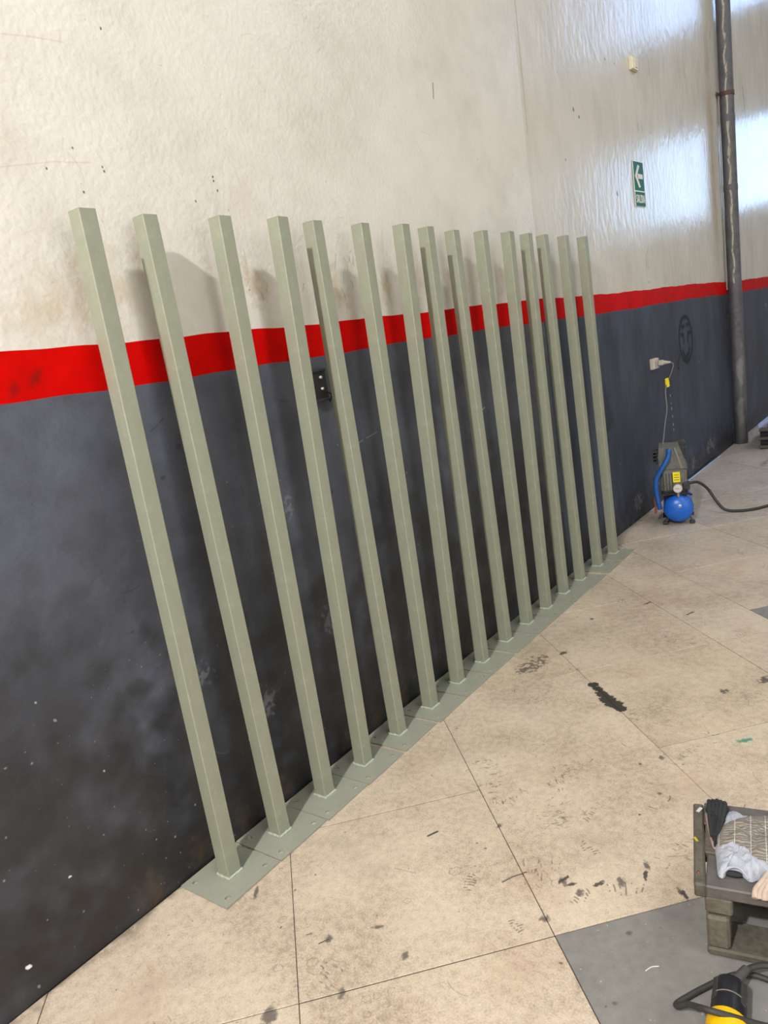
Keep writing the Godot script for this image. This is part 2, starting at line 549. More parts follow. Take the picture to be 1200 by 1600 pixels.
	p.base(ramp([[0.0, Color("323338")], [0.35, Color("41434b")], [0.6, Color("4c4f59")], [1.0, Color("5b5f6b")]]), [[Paint.noise(p.w, p.h, 10, 0.012, 4, 4, 4), 140], [Paint.noise(p.w, p.h, 11, 0.03, 3, 2, 2), 75], [Paint.noise(p.w, p.h, 12, 0.2, 2), 40]])
	for i in 14:  # broad dark blots, the dado darker over its lower half
		p.blot(0.4 + i * 0.25, 0.3 + 0.2 * sin(i * 1.9), 0.4, 0.5, Color("212124"), 0.62, 0.9, 0.5)
	for i in 26:  # dado darker towards the floor, brown grime at its foot
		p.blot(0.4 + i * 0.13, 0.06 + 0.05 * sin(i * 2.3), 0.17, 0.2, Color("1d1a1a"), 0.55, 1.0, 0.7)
	for i in 16:
		p.blot(0.9 + i * 0.17, 0.05 + 0.04 * sin(i * 3.1), 0.05, 0.07, Color("4d3b2b"), 0.6, 0.9, 0.9)
	p.specks(240, 0.4, 3.7, 0.0, 1.1, 0.0008, 0.004, Color("b9bac0"), 0.9)
	p.specks(70, 0.4, 1.2, 0.0, 0.7, 0.001, 0.005, Color("c9cacf"), 0.9)
	p.specks(120, 0.4, 3.7, 0.0, 1.3, 0.002, 0.012, Color("24242a"), 0.6)
	for s in [[1.188, 0.542, 0.05, 0.03], [1.161, 0.526, 0.03, 0.03], [1.66, 0.932, 0.02, 0.04], [2.015, 1.167, 0.01, 0.02], [1.4, 0.35, 0.05, 0.05], [1.75, 0.5, 0.03, 0.05]]:
		p.blot(s[0], s[1], s[2], s[3], Color("8d8a8a"), 0.45, 0.7, 1.5)
	p.scratches(60, 1.0, 3.6, 0.05, 0.7, 0.02, 0.08, Color("8d8a8a"), 0.4, 0.002)
	p.scratches(30, 0.4, 2.0, 0.1, 1.3, 0.02, 0.08, Color("2a2a2e"), 0.45, 0.003)
	p.stroke([Vector2(2.93, 1.03), Vector2(2.99, 1.05)], 0.004, Color("b5b5b8"), 0.8)
	p.stroke([Vector2(2.06, 1.062), Vector2(2.18, 1.082)], 0.003, Color("9a9a9e"), 0.6, 0.3)
	p.blot(0.559, 0.093, 0.009, 0.006, Color("e4e4e6"), 1.0, 0.3, 0.5, 0.4)
	p.blot(0.705, 0.235, 0.006, 0.004, Color("cfcfd2"), 1.0, 0.3, 0.5, 0.4)
	m = mat(Color.WHITE, 0.46)
	m.albedo_texture = p.texture()
	m.heightmap_enabled = true; m.heightmap_scale = 0.11
	m.heightmap_texture = height_map(p.w, p.h, 33, 0.04, 5)
	coat("dark_dado", wall, -6.0, 0.3, zero, stripe_low, 4, p, M.dado)
	coat("dark_dado", wall, 0.3, 3.7, zero, stripe_low, 20, p, m)
	q = Paint.new(3.7, 1.42, 7.0, 1.42, 1600, true, 105)
	q.base(ramp([[0.0, Color("2c3037")], [0.35, Color("383d47")], [0.6, Color("424855")], [1.0, Color("515868")]]), [[Paint.noise(q.w, q.h, 13, 0.015, 4, 2, 5), 140], [Paint.noise(q.w, q.h, 14, 0.04, 3, 1, 3), 75], [Paint.noise(q.w, q.h, 15, 0.2, 2), 40]])
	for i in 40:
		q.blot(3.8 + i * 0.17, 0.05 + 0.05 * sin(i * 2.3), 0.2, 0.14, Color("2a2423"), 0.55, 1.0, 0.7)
	q.specks(160, 3.8, 10.5, 0.0, 1.3, 0.002, 0.008, Color("b9bac0"), 0.8)
	for s in [[6.832, 0.127], [6.663, 0.132], [4.9, 0.128], [6.75, 0.16], [4.83, 0.12], [6.2, 0.1], [9.3, 1.2]]:
		q.blot(s[0], s[1], 0.05, 0.05, Color("8f8d8c"), 0.6, 0.7, 1.6)
	q.blot(4.45, 0.75, 0.08, 0.18, Color("23242b"), 0.6, 0.9, 0.9)
	for s in [0.72, 0.66, 0.62, 0.56, 0.5, 0.46]:  # a trail of pale drips under the socket
		q.blot(5.72 + (0.72 - s) * 0.1, s, 0.008, 0.014, Color("c9c9c6"), 0.9, 0.4, 0.8)
	# the sprayed face
	var ink := Color("11131d")
	var oval := []
	for i in 41:
		var a := TAU * i / 40.0
		oval.append(Vector2(6.203 + 0.175 * sin(a), 1.093 + 0.172 * cos(a)))
	q.stroke(oval, 0.05, ink, 0.12)
	q.stroke(oval, 0.028, ink, 0.9)
	for s in [[[6.11, 1.19], [6.19, 1.195]], [[6.235, 1.197], [6.32, 1.203]], [[6.085, 1.135], [6.14, 1.125]], [[6.14, 1.13], [6.148, 1.065]], [[6.345, 1.14], [6.26, 1.13]], [[6.265, 1.135], [6.252, 1.06]], [[6.102, 1.01], [6.144, 0.966], [6.193, 0.952], [6.262, 0.985], [6.296, 1.025]]]:
		var line: Array = s.map(func(t): return Vector2(t[0], t[1]))
		q.stroke(line, 0.04, ink, 0.15)
		q.stroke(line, 0.027, ink, 0.95)
	q.stroke([Vector2(6.02, 0.99), Vector2(5.96, 0.93), Vector2(5.95, 0.89), Vector2(5.99, 0.885)], 0.02, ink, 0.6)
	q.blot(6.2, 0.92, 0.06, 0.025, ink, 0.5, 0.8, 0.5)
	m = mat(Color.WHITE, 0.5)
	m.metallic_specular = 0.3
	m.albedo_texture = q.texture()
	m.heightmap_enabled = true; m.heightmap_scale = 0.12
	m.heightmap_texture = height_map(q.w, q.h, 34, 0.035, 4, 1, 3)
	coat("dark_dado", wall, 3.7, 10.7, zero, stripe_low, 16, q, m)
	coat("dark_dado", wall, 10.7, 17.0, zero, stripe_low, 4, q, M.dado)


# ---------------------------------------------------------------- floor of large tiles laid at an angle to the wall
const TU := Vector2(0.722, 0.6919)    # across the long joints
const TV := Vector2(0.6919, -0.722)   # along them

func floor_paint(x0: float, wide: float, px_: int, seed_: int, tone: Gradient) -> Paint:
	var p := Paint.new(x0, -0.1, wide, 2.2, px_, false, seed_)
	p.base(tone, [[Paint.noise(p.w, p.h, seed_ + 1, 0.012, 4, 3, 3), 80], [Paint.noise(p.w, p.h, seed_ + 2, 0.05, 4, 1, 1), 76], [Paint.noise(p.w, p.h, seed_ + 3, 0.22, 3), 99]])
	var xb := x0 + wide
	for i in 40:
		p.blot(p.rng.randf_range(x0, xb), p.rng.randf_range(0.1, 1.8), p.rng.randf_range(0.05, 0.2), p.rng.randf_range(0.04, 0.12), Color("98867a") if i % 2 else Color("a5826a"), 0.22, 1.0, 0.9, p.rng.randf() * 3)
	p.specks(500, x0, xb, 0.0, 2.0, 0.0008, 0.004, Color("4d453d"), 0.8)
	p.scratches(90, x0, xb, 0.1, 1.9, 0.015, 0.08, Color("6b5f55"), 0.4, 0.002)
	p.scratches(40, x0, xb, 0.1, 1.9, 0.006, 0.03, Color("44403d"), 0.55, 0.003)
	p.scratches(40, x0, xb, 0.1, 1.9, 0.02, 0.1, Color("cfc2ae"), 0.3, 0.003)
	for i in 26:  # scuffed patches: many short strokes together
		var c := Vector2(p.rng.randf_range(x0, xb), p.rng.randf_range(0.3, 1.6))
		var lie := p.rng.randf() * TAU
		p.scratches(12, c.x - 0.07, c.x + 0.07, c.y - 0.05, c.y + 0.05, 0.006, 0.03, Color("5a5049"), 0.4, 0.0025, lie)
		p.scratches(12, c.x - 0.04, c.x + 0.04, c.y - 0.03, c.y + 0.03, 0.004, 0.02, Color("57504c"), 0.45, 0.003, lie + 0.4)
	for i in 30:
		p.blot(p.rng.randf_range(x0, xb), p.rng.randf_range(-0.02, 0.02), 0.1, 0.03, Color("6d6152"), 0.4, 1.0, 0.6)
	return p


func tiled_floor() -> void:
	var fl := frame("floor")
	piece("slab", Vector3(5, -0.103, 4), Vector3(24, 0.2, 8.48), M.grout, fl, 0.0)
	var near := floor_paint(0.2, 2.5, 1667, 201, ramp([[0.0, Color("786b5c")], [0.3, Color("a79580")], [0.5, Color("c2b09a")], [0.7, Color("d0bfa8")], [1.0, Color("dfd0bb")]]))
	var ring := Color("6d6157")
	for s in [[1.03, 0.36, 0.012], [1.023, 0.477, 0.009], [0.913, 0.461, 0.013], [0.953, 0.399, 0.007], [0.948, 0.703, 0.012], [0.965, 0.72, 0.01], [0.918, 0.729, 0.01], [0.957, 0.752, 0.009], [0.992, 0.739, 0.009], [0.965, 0.525, 0.016], [0.985, 0.551, 0.008], [1.232, 0.614, 0.011], [1.11, 0.62, 0.006], [1.0, 0.66, 0.007], [0.90, 0.56, 0.008], [1.12, 0.36, 0.005], [1.08, 0.40, 0.006], [1.38, 0.668, 0.02]]:
		near.blot(s[0], s[1], s[2], s[2] * 0.9, ring, 0.75, 0.2, 0.35, 0.5, 0.72)
	for s in [[1.038, 0.513, 0.016, 0.011], [1.087, 0.711, 0.014, 0.01], [0.931, 0.645, 0.018, 0.009], [1.126, 0.599, 0.006, 0.018], [0.807, 0.539, 0.03, 0.02], [1.597, 0.685, 0.01, 0.008], [1.47, 0.938, 0.022, 0.009], [1.335, 0.948, 0.012, 0.016], [1.451, 0.989, 0.018, 0.01], [1.531, 1.065, 0.02, 0.012], [1.616, 1.101, 0.02, 0.008], [1.56, 1.20, 0.018, 0.006], [2.107, 0.988, 0.014, 0.009], [2.05, 0.94, 0.01, 0.006], [2.459, 0.866, 0.017, 0.012], [1.923, 1.039, 0.01, 0.008], [1.065, 0.222, 0.03, 0.007], [2.4, 0.9, 0.006, 0.004]]:
		near.blot(s[0], s[1], s[2], s[3], Color("4a443f"), 0.7, 0.5, 0.5, -0.6)
	for s in [[1.475, 0.935, 0.02, 0.006, 0.3], [1.47, 0.96, 0.012, 0.006, 0.9], [1.58, 1.11, 0.02, 0.006, -0.3], [1.5, 1.02, 0.016, 0.007, 0.5], [1.555, 1.212, 0.02, 0.006, -0.7]]:
		near.blot(s[0], s[1], s[2], s[3], Color("3b3632"), 0.85, 0.3, 0.6, s[4])
	near.stroke([Vector2(1.47, 0.52), Vector2(1.5, 0.535)], 0.006, Color("3a3533"), 0.9)
	near.stroke([Vector2(1.015, 0.50), Vector2(1.038, 0.513)], 0.003, Color("3a3533"), 0.9)
	near.stroke([Vector2(1.40, 0.80), Vector2(1.43, 0.815), Vector2(1.46, 0.84)], 0.004, Color("55504a"), 0.9)
	for s in [[1.44, 0.99, 0.05], [1.36, 0.72, 0.05], [1.52, 1.08, 0.07], [1.62, 0.95, 0.05], [1.28, 0.90, 0.04], [1.75, 0.9, 0.05], [2.58, 1.14, 0.08], [2.5, 1.12, 0.06]]:  # shoe-sole prints
		var lie: float = s[0] * 9.0
		for i in 7:
			var o: Vector2 = Vector2(s[0], s[1]) + Vector2.from_angle(lie) * (i - 3) * s[2] * 0.2
			var side: Vector2 = Vector2.from_angle(lie + 1.4 + 0.08 * i) * s[2] * (0.5 - 0.07 * absf(i - 3))
			near.stroke([o - side * 0.4, o + side * 0.3 + Vector2(0.002, 0.0), o + side], 0.003, Color("5f5750"), 0.45, 0.5)
	near.blot(2.30, 1.19, 0.035, 0.012, Color("3d8568"), 0.9, 0.6, 0.6, 0.9)
	for s in [[2.578, 0.308, 0.06, 0.03], [2.527, 0.289, 0.04, 0.02], [2.64, 0.33, 0.05, 0.02]]:
		near.blot(s[0], s[1], s[2], s[3], Color("5d544f"), 0.75, 0.6, 1.8, -0.4)
	var mid := floor_paint(2.3, 2.8, 1400, 231, ramp([[0.0, Color("786d63")], [0.3, Color("a49586")], [0.5, Color("bfb0a0")], [0.7, Color("cdbead")], [1.0, Color("dacdbf")]]))
	for s in [[2.735, 0.382, 0.025, 0.015], [3.121, 0.354, 0.012, 0.01], [3.379, 0.534, 0.03, 0.008], [2.605, 1.055, 0.02, 0.014], [2.74, 1.166, 0.03, 0.02], [3.3, 0.75, 0.03, 0.008]]:
		mid.blot(s[0], s[1], s[2], s[3], Color("4a443f"), 0.85, 0.4, 0.9, 0.4)
	for s in [[2.578, 0.308, 0.06, 0.03], [2.527, 0.289, 0.04, 0.02], [2.64, 0.33, 0.05, 0.02]]:
		mid.blot(s[0], s[1], s[2], s[3], Color("5d544f"), 0.75, 0.6, 1.8, -0.4)
	for pp in [near, mid]:  # the tar stain lies across a joint
		for s in [[2.5, 0.608, 0.022, 0.022], [2.475, 0.635, 0.024, 0.018], [2.44, 0.668, 0.034, 0.022], [2.41, 0.697, 0.03, 0.03], [2.385, 0.73, 0.032, 0.034], [2.36, 0.765, 0.026, 0.022]]:
			pp.blot(s[0], s[1], s[2], s[3], Color("38332f"), 0.97, 0.12, 0.35, 2.2)
	var nm := mat(Color.WHITE, 0.5)
	nm.albedo_texture = near.texture()
	var mm := mat(Color.WHITE, 0.45)
	mm.albedo_texture = mid.texture()
	var far := floor_paint(0.0, 2.2, 700, 261, ramp([[0.0, Color("776f6a")], [0.3, Color("a0968f")], [0.5, Color("bbb0a9")], [0.7, Color("c8beb7")], [1.0, Color("d4cbc5")]]))
	far.blot(1.0, 0.2, 0.4, 0.1, Color("7d654c"), 0.4, 1.0, 0.8)
	var fm := mat(Color.WHITE, 0.4)
	fm.albedo_texture = far.texture()
	var grey := Paint.new(0, 0, 1, 1, 700, false, 291)
	grey.base(ramp([[0.0, Color("6a6763")], [0.5, Color("7e7b76")], [1.0, Color("8c8984")]]), [[Paint.noise(700, 700, 292, 0.008, 3), 100], [Paint.noise(700, 700, 293, 0.04, 3), 90], [Paint.noise(700, 700, 294, 0.3, 2), 65]])
	grey.specks(200, 0, 1, 0, 1, 0.0008, 0.005, Color("e3e0d8"), 0.95)
	grey.specks(90, 0, 1, 0, 1, 0.001, 0.008, Color("4a4642"), 0.8)
	var gm := mat(Color.WHITE, 0.5)
	gm.albedo_texture = grey.texture()

	var tones := {}  # tile tint eases from warm nearby to neutral farther along the wall
	for base_ in [mm, fm]:
		tones[base_] = []
		for i in 5:
			var tm: StandardMaterial3D = base_.duplicate()
			tm.albedo_color = Color(1.0, 0.985, 0.935).lerp(Color.WHITE, i / 4.0)
			tones[base_].append(tm)
	var rest := MB.new()
	var region := PackedVector2Array([Vector2(-6, 0), Vector2(16.2, 0), Vector2(16.2, 8), Vector2(-6, 8)])
	var us := [[5.225, 6.225, true], [4.715, 5.225, false]]
	for i in 22:
		us.append([3.71 - i * 1.003 + 1.003 - 1.003, 4.715 - i * 1.003, false])
	for i in 18:
		us.append([6.225 + i * 1.003, 7.228 + i * 1.003, true])
	for band in us:
		for j in range(-20, 24):
			var v0: float = (2.75 + j * 1.04) if band[2] else (0.305 + j * 1.03)
			var v1: float = v0 + (1.04 if band[2] else 1.03)
			var quad := PackedVector2Array()
			for c in [[band[0], v0], [band[1], v0], [band[1], v1], [band[0], v1]]:
				quad.append((TU * c[0] + TV * c[1]) * 0.6)
			var clip := Geometry2D.intersect_polygons(quad, region)
			if clip.is_empty():
				continue
			var poly: PackedVector2Array = clip[0]
			var mid_ := Vector2.ZERO
			for c in poly:
				mid_ += c / poly.size()
			var single: bool = mid_.x > -0.4 and mid_.x < 9.5 and mid_.y < 2.4 and mid_.y < 2.0 + mid_.x * 0.1
			var b := MB.new() if single else rest
			var is_grey: bool = (not band[2] and absf(band[0] - 2.707) < 0.05 and j == -1) or (band[2] and absf(band[0] - 5.225) < 0.01 and j == -1)
			var m: StandardMaterial3D = gm if is_grey else nm if mid_.x < 2.35 else mm if mid_.x < 4.75 else fm
			var map := func(c: Vector2) -> Vector2:
				if m == nm: return Vector2((c.x - 0.2) / 2.5, (c.y + 0.1) / 2.2)
				if m == mm: return Vector2((c.x - 2.3) / 2.8, (c.y + 0.1) / 2.2)
				return Vector2(c.x / 2.2 + 0.37 * j, c.y / 2.2 + 0.21 * j) if m == fm else Vector2(c.x / 1.0, c.y / 1.0)
			var lift := 0.0006 * sin(mid_.x * 37.0 + mid_.y * 91.0) - 0.0006
			tile(b, poly, mid_, lift, map)
			if single:
				if tones.has(m):
					m = tones[m][clampi(int((mid_.x - 2.3) * 1.5 + 0.5 * sin(mid_.y * 40.0)), 0, 4) if m == mm else clampi(int((mid_.x - 4.0) * 2.0), 2, 4)]
				var o := obj("floor_tile", b, m, fl)
				if is_grey: o.set_meta("label", "plain grey floor tile")
	obj("tile_field", rest, fm, fl).set_meta("kind", "stuff")


func tile(b: MB, poly: PackedVector2Array, mid: Vector2, lift: float, map: Callable) -> void:
	var rings := []
	for e in [[0.0026, lift], [0.0016, lift - 0.001], [0.0014, lift - 0.006]]:
		var ring := []
		for c in poly:
			var away := mid - c
			ring.append([c + away.normalized() * e[0] * 1.4, e[1]])
		rings.append(ring)
	var k := b.v.size()
	for c in rings[0]:
		b.v.append(Vector3(c[0].x, c[1], c[0].y)); b.n.append(Vector3.UP); b.uv.append(map.call(c[0]))
	var turn := (poly[1] - poly[0]).cross(poly[2] - poly[1])
	for i in range(1, poly.size() - 1):
		b.ix.append_array([k, k + i, k + i + 1] if turn > 0 else [k, k + i + 1, k + i])
	for r in 2:
		for i in poly.size():
			var i2 := (i + 1) % poly.size()
			var pts := []
			for s in [rings[r][i], rings[r][i2], rings[r + 1][i2], rings[r + 1][i]]:
				pts.append(Vector3(s[0].x, s[1], s[0].y))
			var k0 := b.v.size()
			b.face(pts, Vector3(mid.x, lift - 0.02, mid.y))
			for a in range(k0, b.v.size()):
				b.uv[a] = map.call(Vector2(b.v[a].x, b.v[a].z))


# ---------------------------------------------------------------- the fifteen posts
func plate_mesh() -> MB:
	# 201 x 192 x 6 mm steel plate with a bolt hole near each corner
	var b := MB.new()
	var hx := 0.1005; var hz := 0.096; var t := 0.005
	for qx in [-1.0, 1.0]:
		for qz in [-1.0, 1.0]:
			var c := Vector2(qx * 0.0715, qz * 0.068)
			var lo := Vector2(minf(0, qx * hx), minf(0, qz * hz))
			var hi := Vector2(maxf(0, qx * hx), maxf(0, qz * hz))
			var angles := []
			for i in 20:
				angles.append(TAU * i / 20.0)
			for corner in [lo, Vector2(hi.x, lo.y), hi, Vector2(lo.x, hi.y)]:
				angles.append(fposmod((corner - c).angle(), TAU))
			angles.sort()
			for i in angles.size():
				var ends := []
				for a in [angles[i], angles[(i + 1) % angles.size()]]:
					var dir := Vector2.from_angle(a)
					var s := INF
					if dir.x > 1e-6: s = minf(s, (hi.x - c.x) / dir.x)
					if dir.x < -1e-6: s = minf(s, (lo.x - c.x) / dir.x)
					if dir.y > 1e-6: s = minf(s, (hi.y - c.y) / dir.y)
					if dir.y < -1e-6: s = minf(s, (lo.y - c.y) / dir.y)
					ends.append([c + dir * 0.0082, c + dir * s])
				for y in [0.0, t]:
					b.face([Vector3(ends[0][0].x, y, ends[0][0].y), Vector3(ends[1][0].x, y, ends[1][0].y), Vector3(ends[1][1].x, y, ends[1][1].y), Vector3(ends[0][1].x, y, ends[0][1].y)], Vector3(c.x, t / 2, c.y))
				# the wall of the hole looks inwards
				var away := Vector3(c.x, t / 2, c.y) + (Vector3(ends[0][0].x, t / 2, ends[0][0].y) - Vector3(c.x, t / 2, c.y)) * 3
				b.face([Vector3(ends[0][0].x, 0, ends[0][0].y), Vector3(ends[1][0].x, 0, ends[1][0].y), Vector3(ends[1][0].x, t, ends[1][0].y), Vector3(ends[0][0].x, t, ends[0][0].y)], away)
	for s in [-1.0, 1.0]:
		b.face([Vector3(s * hx, 0, -hz), Vector3(s * hx, 0, hz), Vector3(s * hx, t, hz), Vector3(s * hx, t, -hz)], Vector3.ZERO)
		b.face([Vector3(-hx, 0, s * hz), Vector3(hx, 0, s * hz), Vector3(hx, t, s * hz), Vector3(-hx, t, s * hz)], Vector3.ZERO)
	return b


func square_tube(a: float, r: float, y0: float, y1: float) -> MB:
	# rounded-edge square section with true normals
	var b := MB.new()
	var pts := []
	var h := a / 2 - r
	for q in 4:
		var c := Vector2(h, h).rotated(q * PI / 2)
		for i in 5:
			var dir := Vector2.from_angle(q * PI / 2 + i * PI / 8)
			pts.append([c + dir * r, dir])
	pts.append(pts[0])
	for e in [y0, y1]:
		for p in pts:
			b.v.append(Vector3(p[0].x, e, -p[0].y)); b.n.append(Vector3(p[1].x, 0, -p[1].y)); b.uv.append(Vector2(p[0].x + p[0].y, e))
	var n := pts.size()
	for i in n - 1:
		b.ix.append_array([i, n + i + 1, i + 1, i, n + i, n + i + 1])
	var top := []
	for i in n - 1:
		top.append(Vector3(pts[i][0].x, y1, -pts[i][0].y))
	b.face(top, Vector3(0, y0, 0))
	return b


func weld_mesh(a: float, seed_: int) -> MB:
	var b := MB.new()
	var rng := RandomNumberGenerator.new()
	rng.seed = seed_
	for side in 4:
		var path := []
		var radii := []
		var turn := Basis(Vector3.UP, side * PI / 2)
		for i in 19:
			var x := lerpf(-a / 2 - 0.002, a / 2 + 0.002, i / 18.0)
			path.append(turn * Vector3(x, 0.0065 + rng.randf_range(-0.0005, 0.001), a / 2 + 0.001 + rng.randf_range(-0.0008, 0.001)))
			radii.append(0.0034 + rng.randf_range(-0.0007, 0.0014))
		b.tube(path, radii, 8)
	return b


func posts() -> void:
	var ridge := [[1.064, 0.118], [1.265, 0.121], [1.477, 0.118], [1.674, 0.124], [1.887, 0.12], [2.1, 0.122], [2.318, 0.112], [2.526, 0.112], [2.753, 0.106], [2.965, 0.108], [3.175, 0.11], [3.39, 0.108], [3.602, 0.112], [3.844, 0.117], [4.083, 0.119]]
	var lean := [[0.003, -0.003], [-0.004, -0.032], [0.011, -0.001], [0.016, 0.019], [-0.019, 0.001], [0.01, 0.0], [0.003, 0.031], [-0.018, 0.014], [-0.006, -0.011], [-0.015, 0.006], [0.001, 0.013], [0.001, 0.0], [-0.019, -0.011], [-0.026, -0.01], [-0.012, -0.012]]
	var plate := [[1.0829, 0.2, 0.195], [1.2908, 0.196, 0.193], [1.4945, 0.204, 0.196], [1.6983, 0.204, 0.197], [1.9145, 0.202, 0.192], [2.1303, 0.208, 0.196], [2.3391, 0.197, 0.194], [2.547, 0.197, 0.191], [2.7683, 0.196, 0.193], [2.979, 0.196, 0.192], [3.191, 0.199, 0.194], [3.406, 0.196, 0.191], [3.613, 0.206, 0.197], [3.8585, 0.205, 0.196], [4.085, 0.199, 0.199]]
	var which := [
		"leftmost sage green square steel post, nearest the viewer, its plate corner bare on the left",
		"second sage green square post counting from the near left end of the row",
		"third sage green square post counting from the near left end of the row",
		"fourth sage green square post from the near left end, beside the broken black wall socket",
		"fifth sage green square post from near left end, right of the broken socket",
		"sixth sage green square post counting from the near left end of the row",
		"seventh sage green square post counting from the near left end of the row",
		"middle sage green square post, eighth from either end of the row of fifteen",
		"seventh sage green square post counting from the far right end of the row",
		"sixth sage green square post counting from the far right end of the row",
		"fifth sage green square post counting from the far right end of the row",
		"fourth sage green square post counting from the far right end of the row",
		"third sage green square post from the far right end, left of a wide gap",
		"second sage green square post from the far right end, last but one",
		"rightmost and farthest sage green square post, last of the row towards the air compressor"]
	var a := 0.0465
	var pm := plate_mesh().done()
	var tm := square_tube(a, 0.0035, 0.004, 1.7955).done()
	var cap := MB.new()
	cap.box(Vector3(0, 1.7965, 0), Vector3(a - 0.002, 0.002, a - 0.002), 0.0006)
	var cm := cap.done()
	var welds := [weld_mesh(a, 1).done(), weld_mesh(a, 2).done(), weld_mesh(a, 3).done()]
	for i in 15:
		var zf: float = maxf((plate[i][1] + plate[i][2]) / 2, 0.197)
		var t := thing("steel_post", which[i], "post", Vector3(plate[i][0], 0.0005, zf - 0.096), 0.0, "sage green posts in a row along the wall")
		var yaw := clampf((plate[i][1] - plate[i][2]) / 0.2 * 0.5, 0.0, 0.03)
		var pl := obj("base_plate", pm, M.plate, t)
		pl.rotation.y = yaw
		var foot := Vector3(ridge[i][0] + a / 2 - plate[i][0], 0, ridge[i][1] - a / 2 - (zf - 0.096))
		var up := Vector3(lean[i][0], 1.797, lean[i][1]).normalized()
		var turn := Basis(Vector3.UP.cross(up).normalized(), Vector3.UP.angle_to(up)) if up.distance_to(Vector3.UP) > 1e-5 else Basis()
		turn = turn * Basis(Vector3.UP, yaw * 0.5 - 0.01)
		for part in [["tube", tm, M.post], ["cap", cm, M.post], ["weld_bead", welds[i % 3], M.weld]]:
			var o := obj(part[0], part[1], part[2], t)
			o.transform = Transform3D(turn, foot)


# ---------------------------------------------------------------- things on and by the wall
func drain_pipe() -> void:
	var t := thing("drain_pipe", "tall grey drain pipe with cream paint runs standing against the wall", "pipe", Vector3(7.56, 0, 0.066))
	var top := Vector3(0.15, 6.0, 0)
	var paint := Paint.new(0, 6.0, 0.6, 6.0, 128, true, 301)
	paint.base(ramp([[0.0, Color("3f3d40")], [0.5, Color("5a585c")], [1.0, Color("6d6b70")]]), [[Paint.noise(paint.w, paint.h, 302, 0.02, 3), 110], [Paint.noise(paint.w, paint.h, 303, 0.08, 3), 90], [Paint.noise(paint.w, paint.h, 304, 0.3, 2), 50]])
	var runs := []
	for i in 60:
		runs.append(Vector2(0.315 + 0.012 * sin(i * 1.7) + 0.006 * sin(i * 4.1), 5.6 - i * 0.07))
	paint.stroke(runs, 0.026, Color("8f8776"), 0.6, 0.3)
	paint.stroke(runs, 0.014, Color("b0a68f"), 0.7, 0.42)
	for i in 12:
		paint.stroke([Vector2(0.318, 4.6 - i * 0.23), Vector2(0.335, 4.68 - i * 0.23)], 0.012, Color("a89e88"), 0.7, 0.3)
	paint.blot(0.34, 0.5, 0.06, 0.5, Color("8d8a86"), 0.6, 0.5, 1.4)
	paint.blot(0.3, 0.1, 0.3, 0.4, Color("33302e"), 0.6, 1.0, 0.6)
	var m := mat(Color.WHITE, 0.5)
	m.albedo_texture = paint.texture()
	var b := MB.new()
	var rows := []
	var uvs := []
	for i in 13:
		var ring := PackedVector3Array()
		var ur := []
		for j in 33:
			var a := TAU * j / 32
			ring.append(top * (i / 12.0) + Vector3(0.058 * cos(a), 0, -0.058 * sin(a)))
			ur.append(Vector2(j / 32.0, 1.0 - i / 12.0))
		rows.append(ring)
		uvs.append(ur)
	b.grid(rows, true, uvs)
	obj("pipe_body", b, m, t)
	for c in [[2.86, 0.0605, 0.03], [2.29, 0.0605, 0.025], [1.22, 0.061, 0.02]]:
		var k := MB.new()
		var oc: Vector3 = top * (c[0] / 6.0)
		k.lathe([Vector2(0.057, -c[2]), Vector2(c[1], -c[2] + 0.003), Vector2(c[1], c[2] - 0.003), Vector2(0.057, c[2])], 32, Transform3D(Basis(), oc))
		obj("coupling", k, mat(Color("58565a"), 0.5), t)
	var o: Vector3 = top * (3.06 / 6.0)
	var band := MB.new()
	band.lathe([Vector2(0.058, -0.018), Vector2(0.063, -0.018), Vector2(0.063, 0.018), Vector2(0.058, 0.018)], 32, Transform3D(Basis(), o))
	band.box(o + Vector3(-0.085, 0, -0.055), Vector3(0.06, 0.032, 0.006), 0.001)
	obj("clamp", band, mat(Color("5b423c"), 0.6, 0.3), t)
	var wire := MB.new()
	wire.tube([Vector3(-0.032, 1.42, -0.052), Vector3(-0.006, 2.4, -0.052), Vector3(0.012, 3.05, -0.052)], 0.006, 8)
	obj("conduit", wire, mat(Color("8d877b"), 0.5), t)


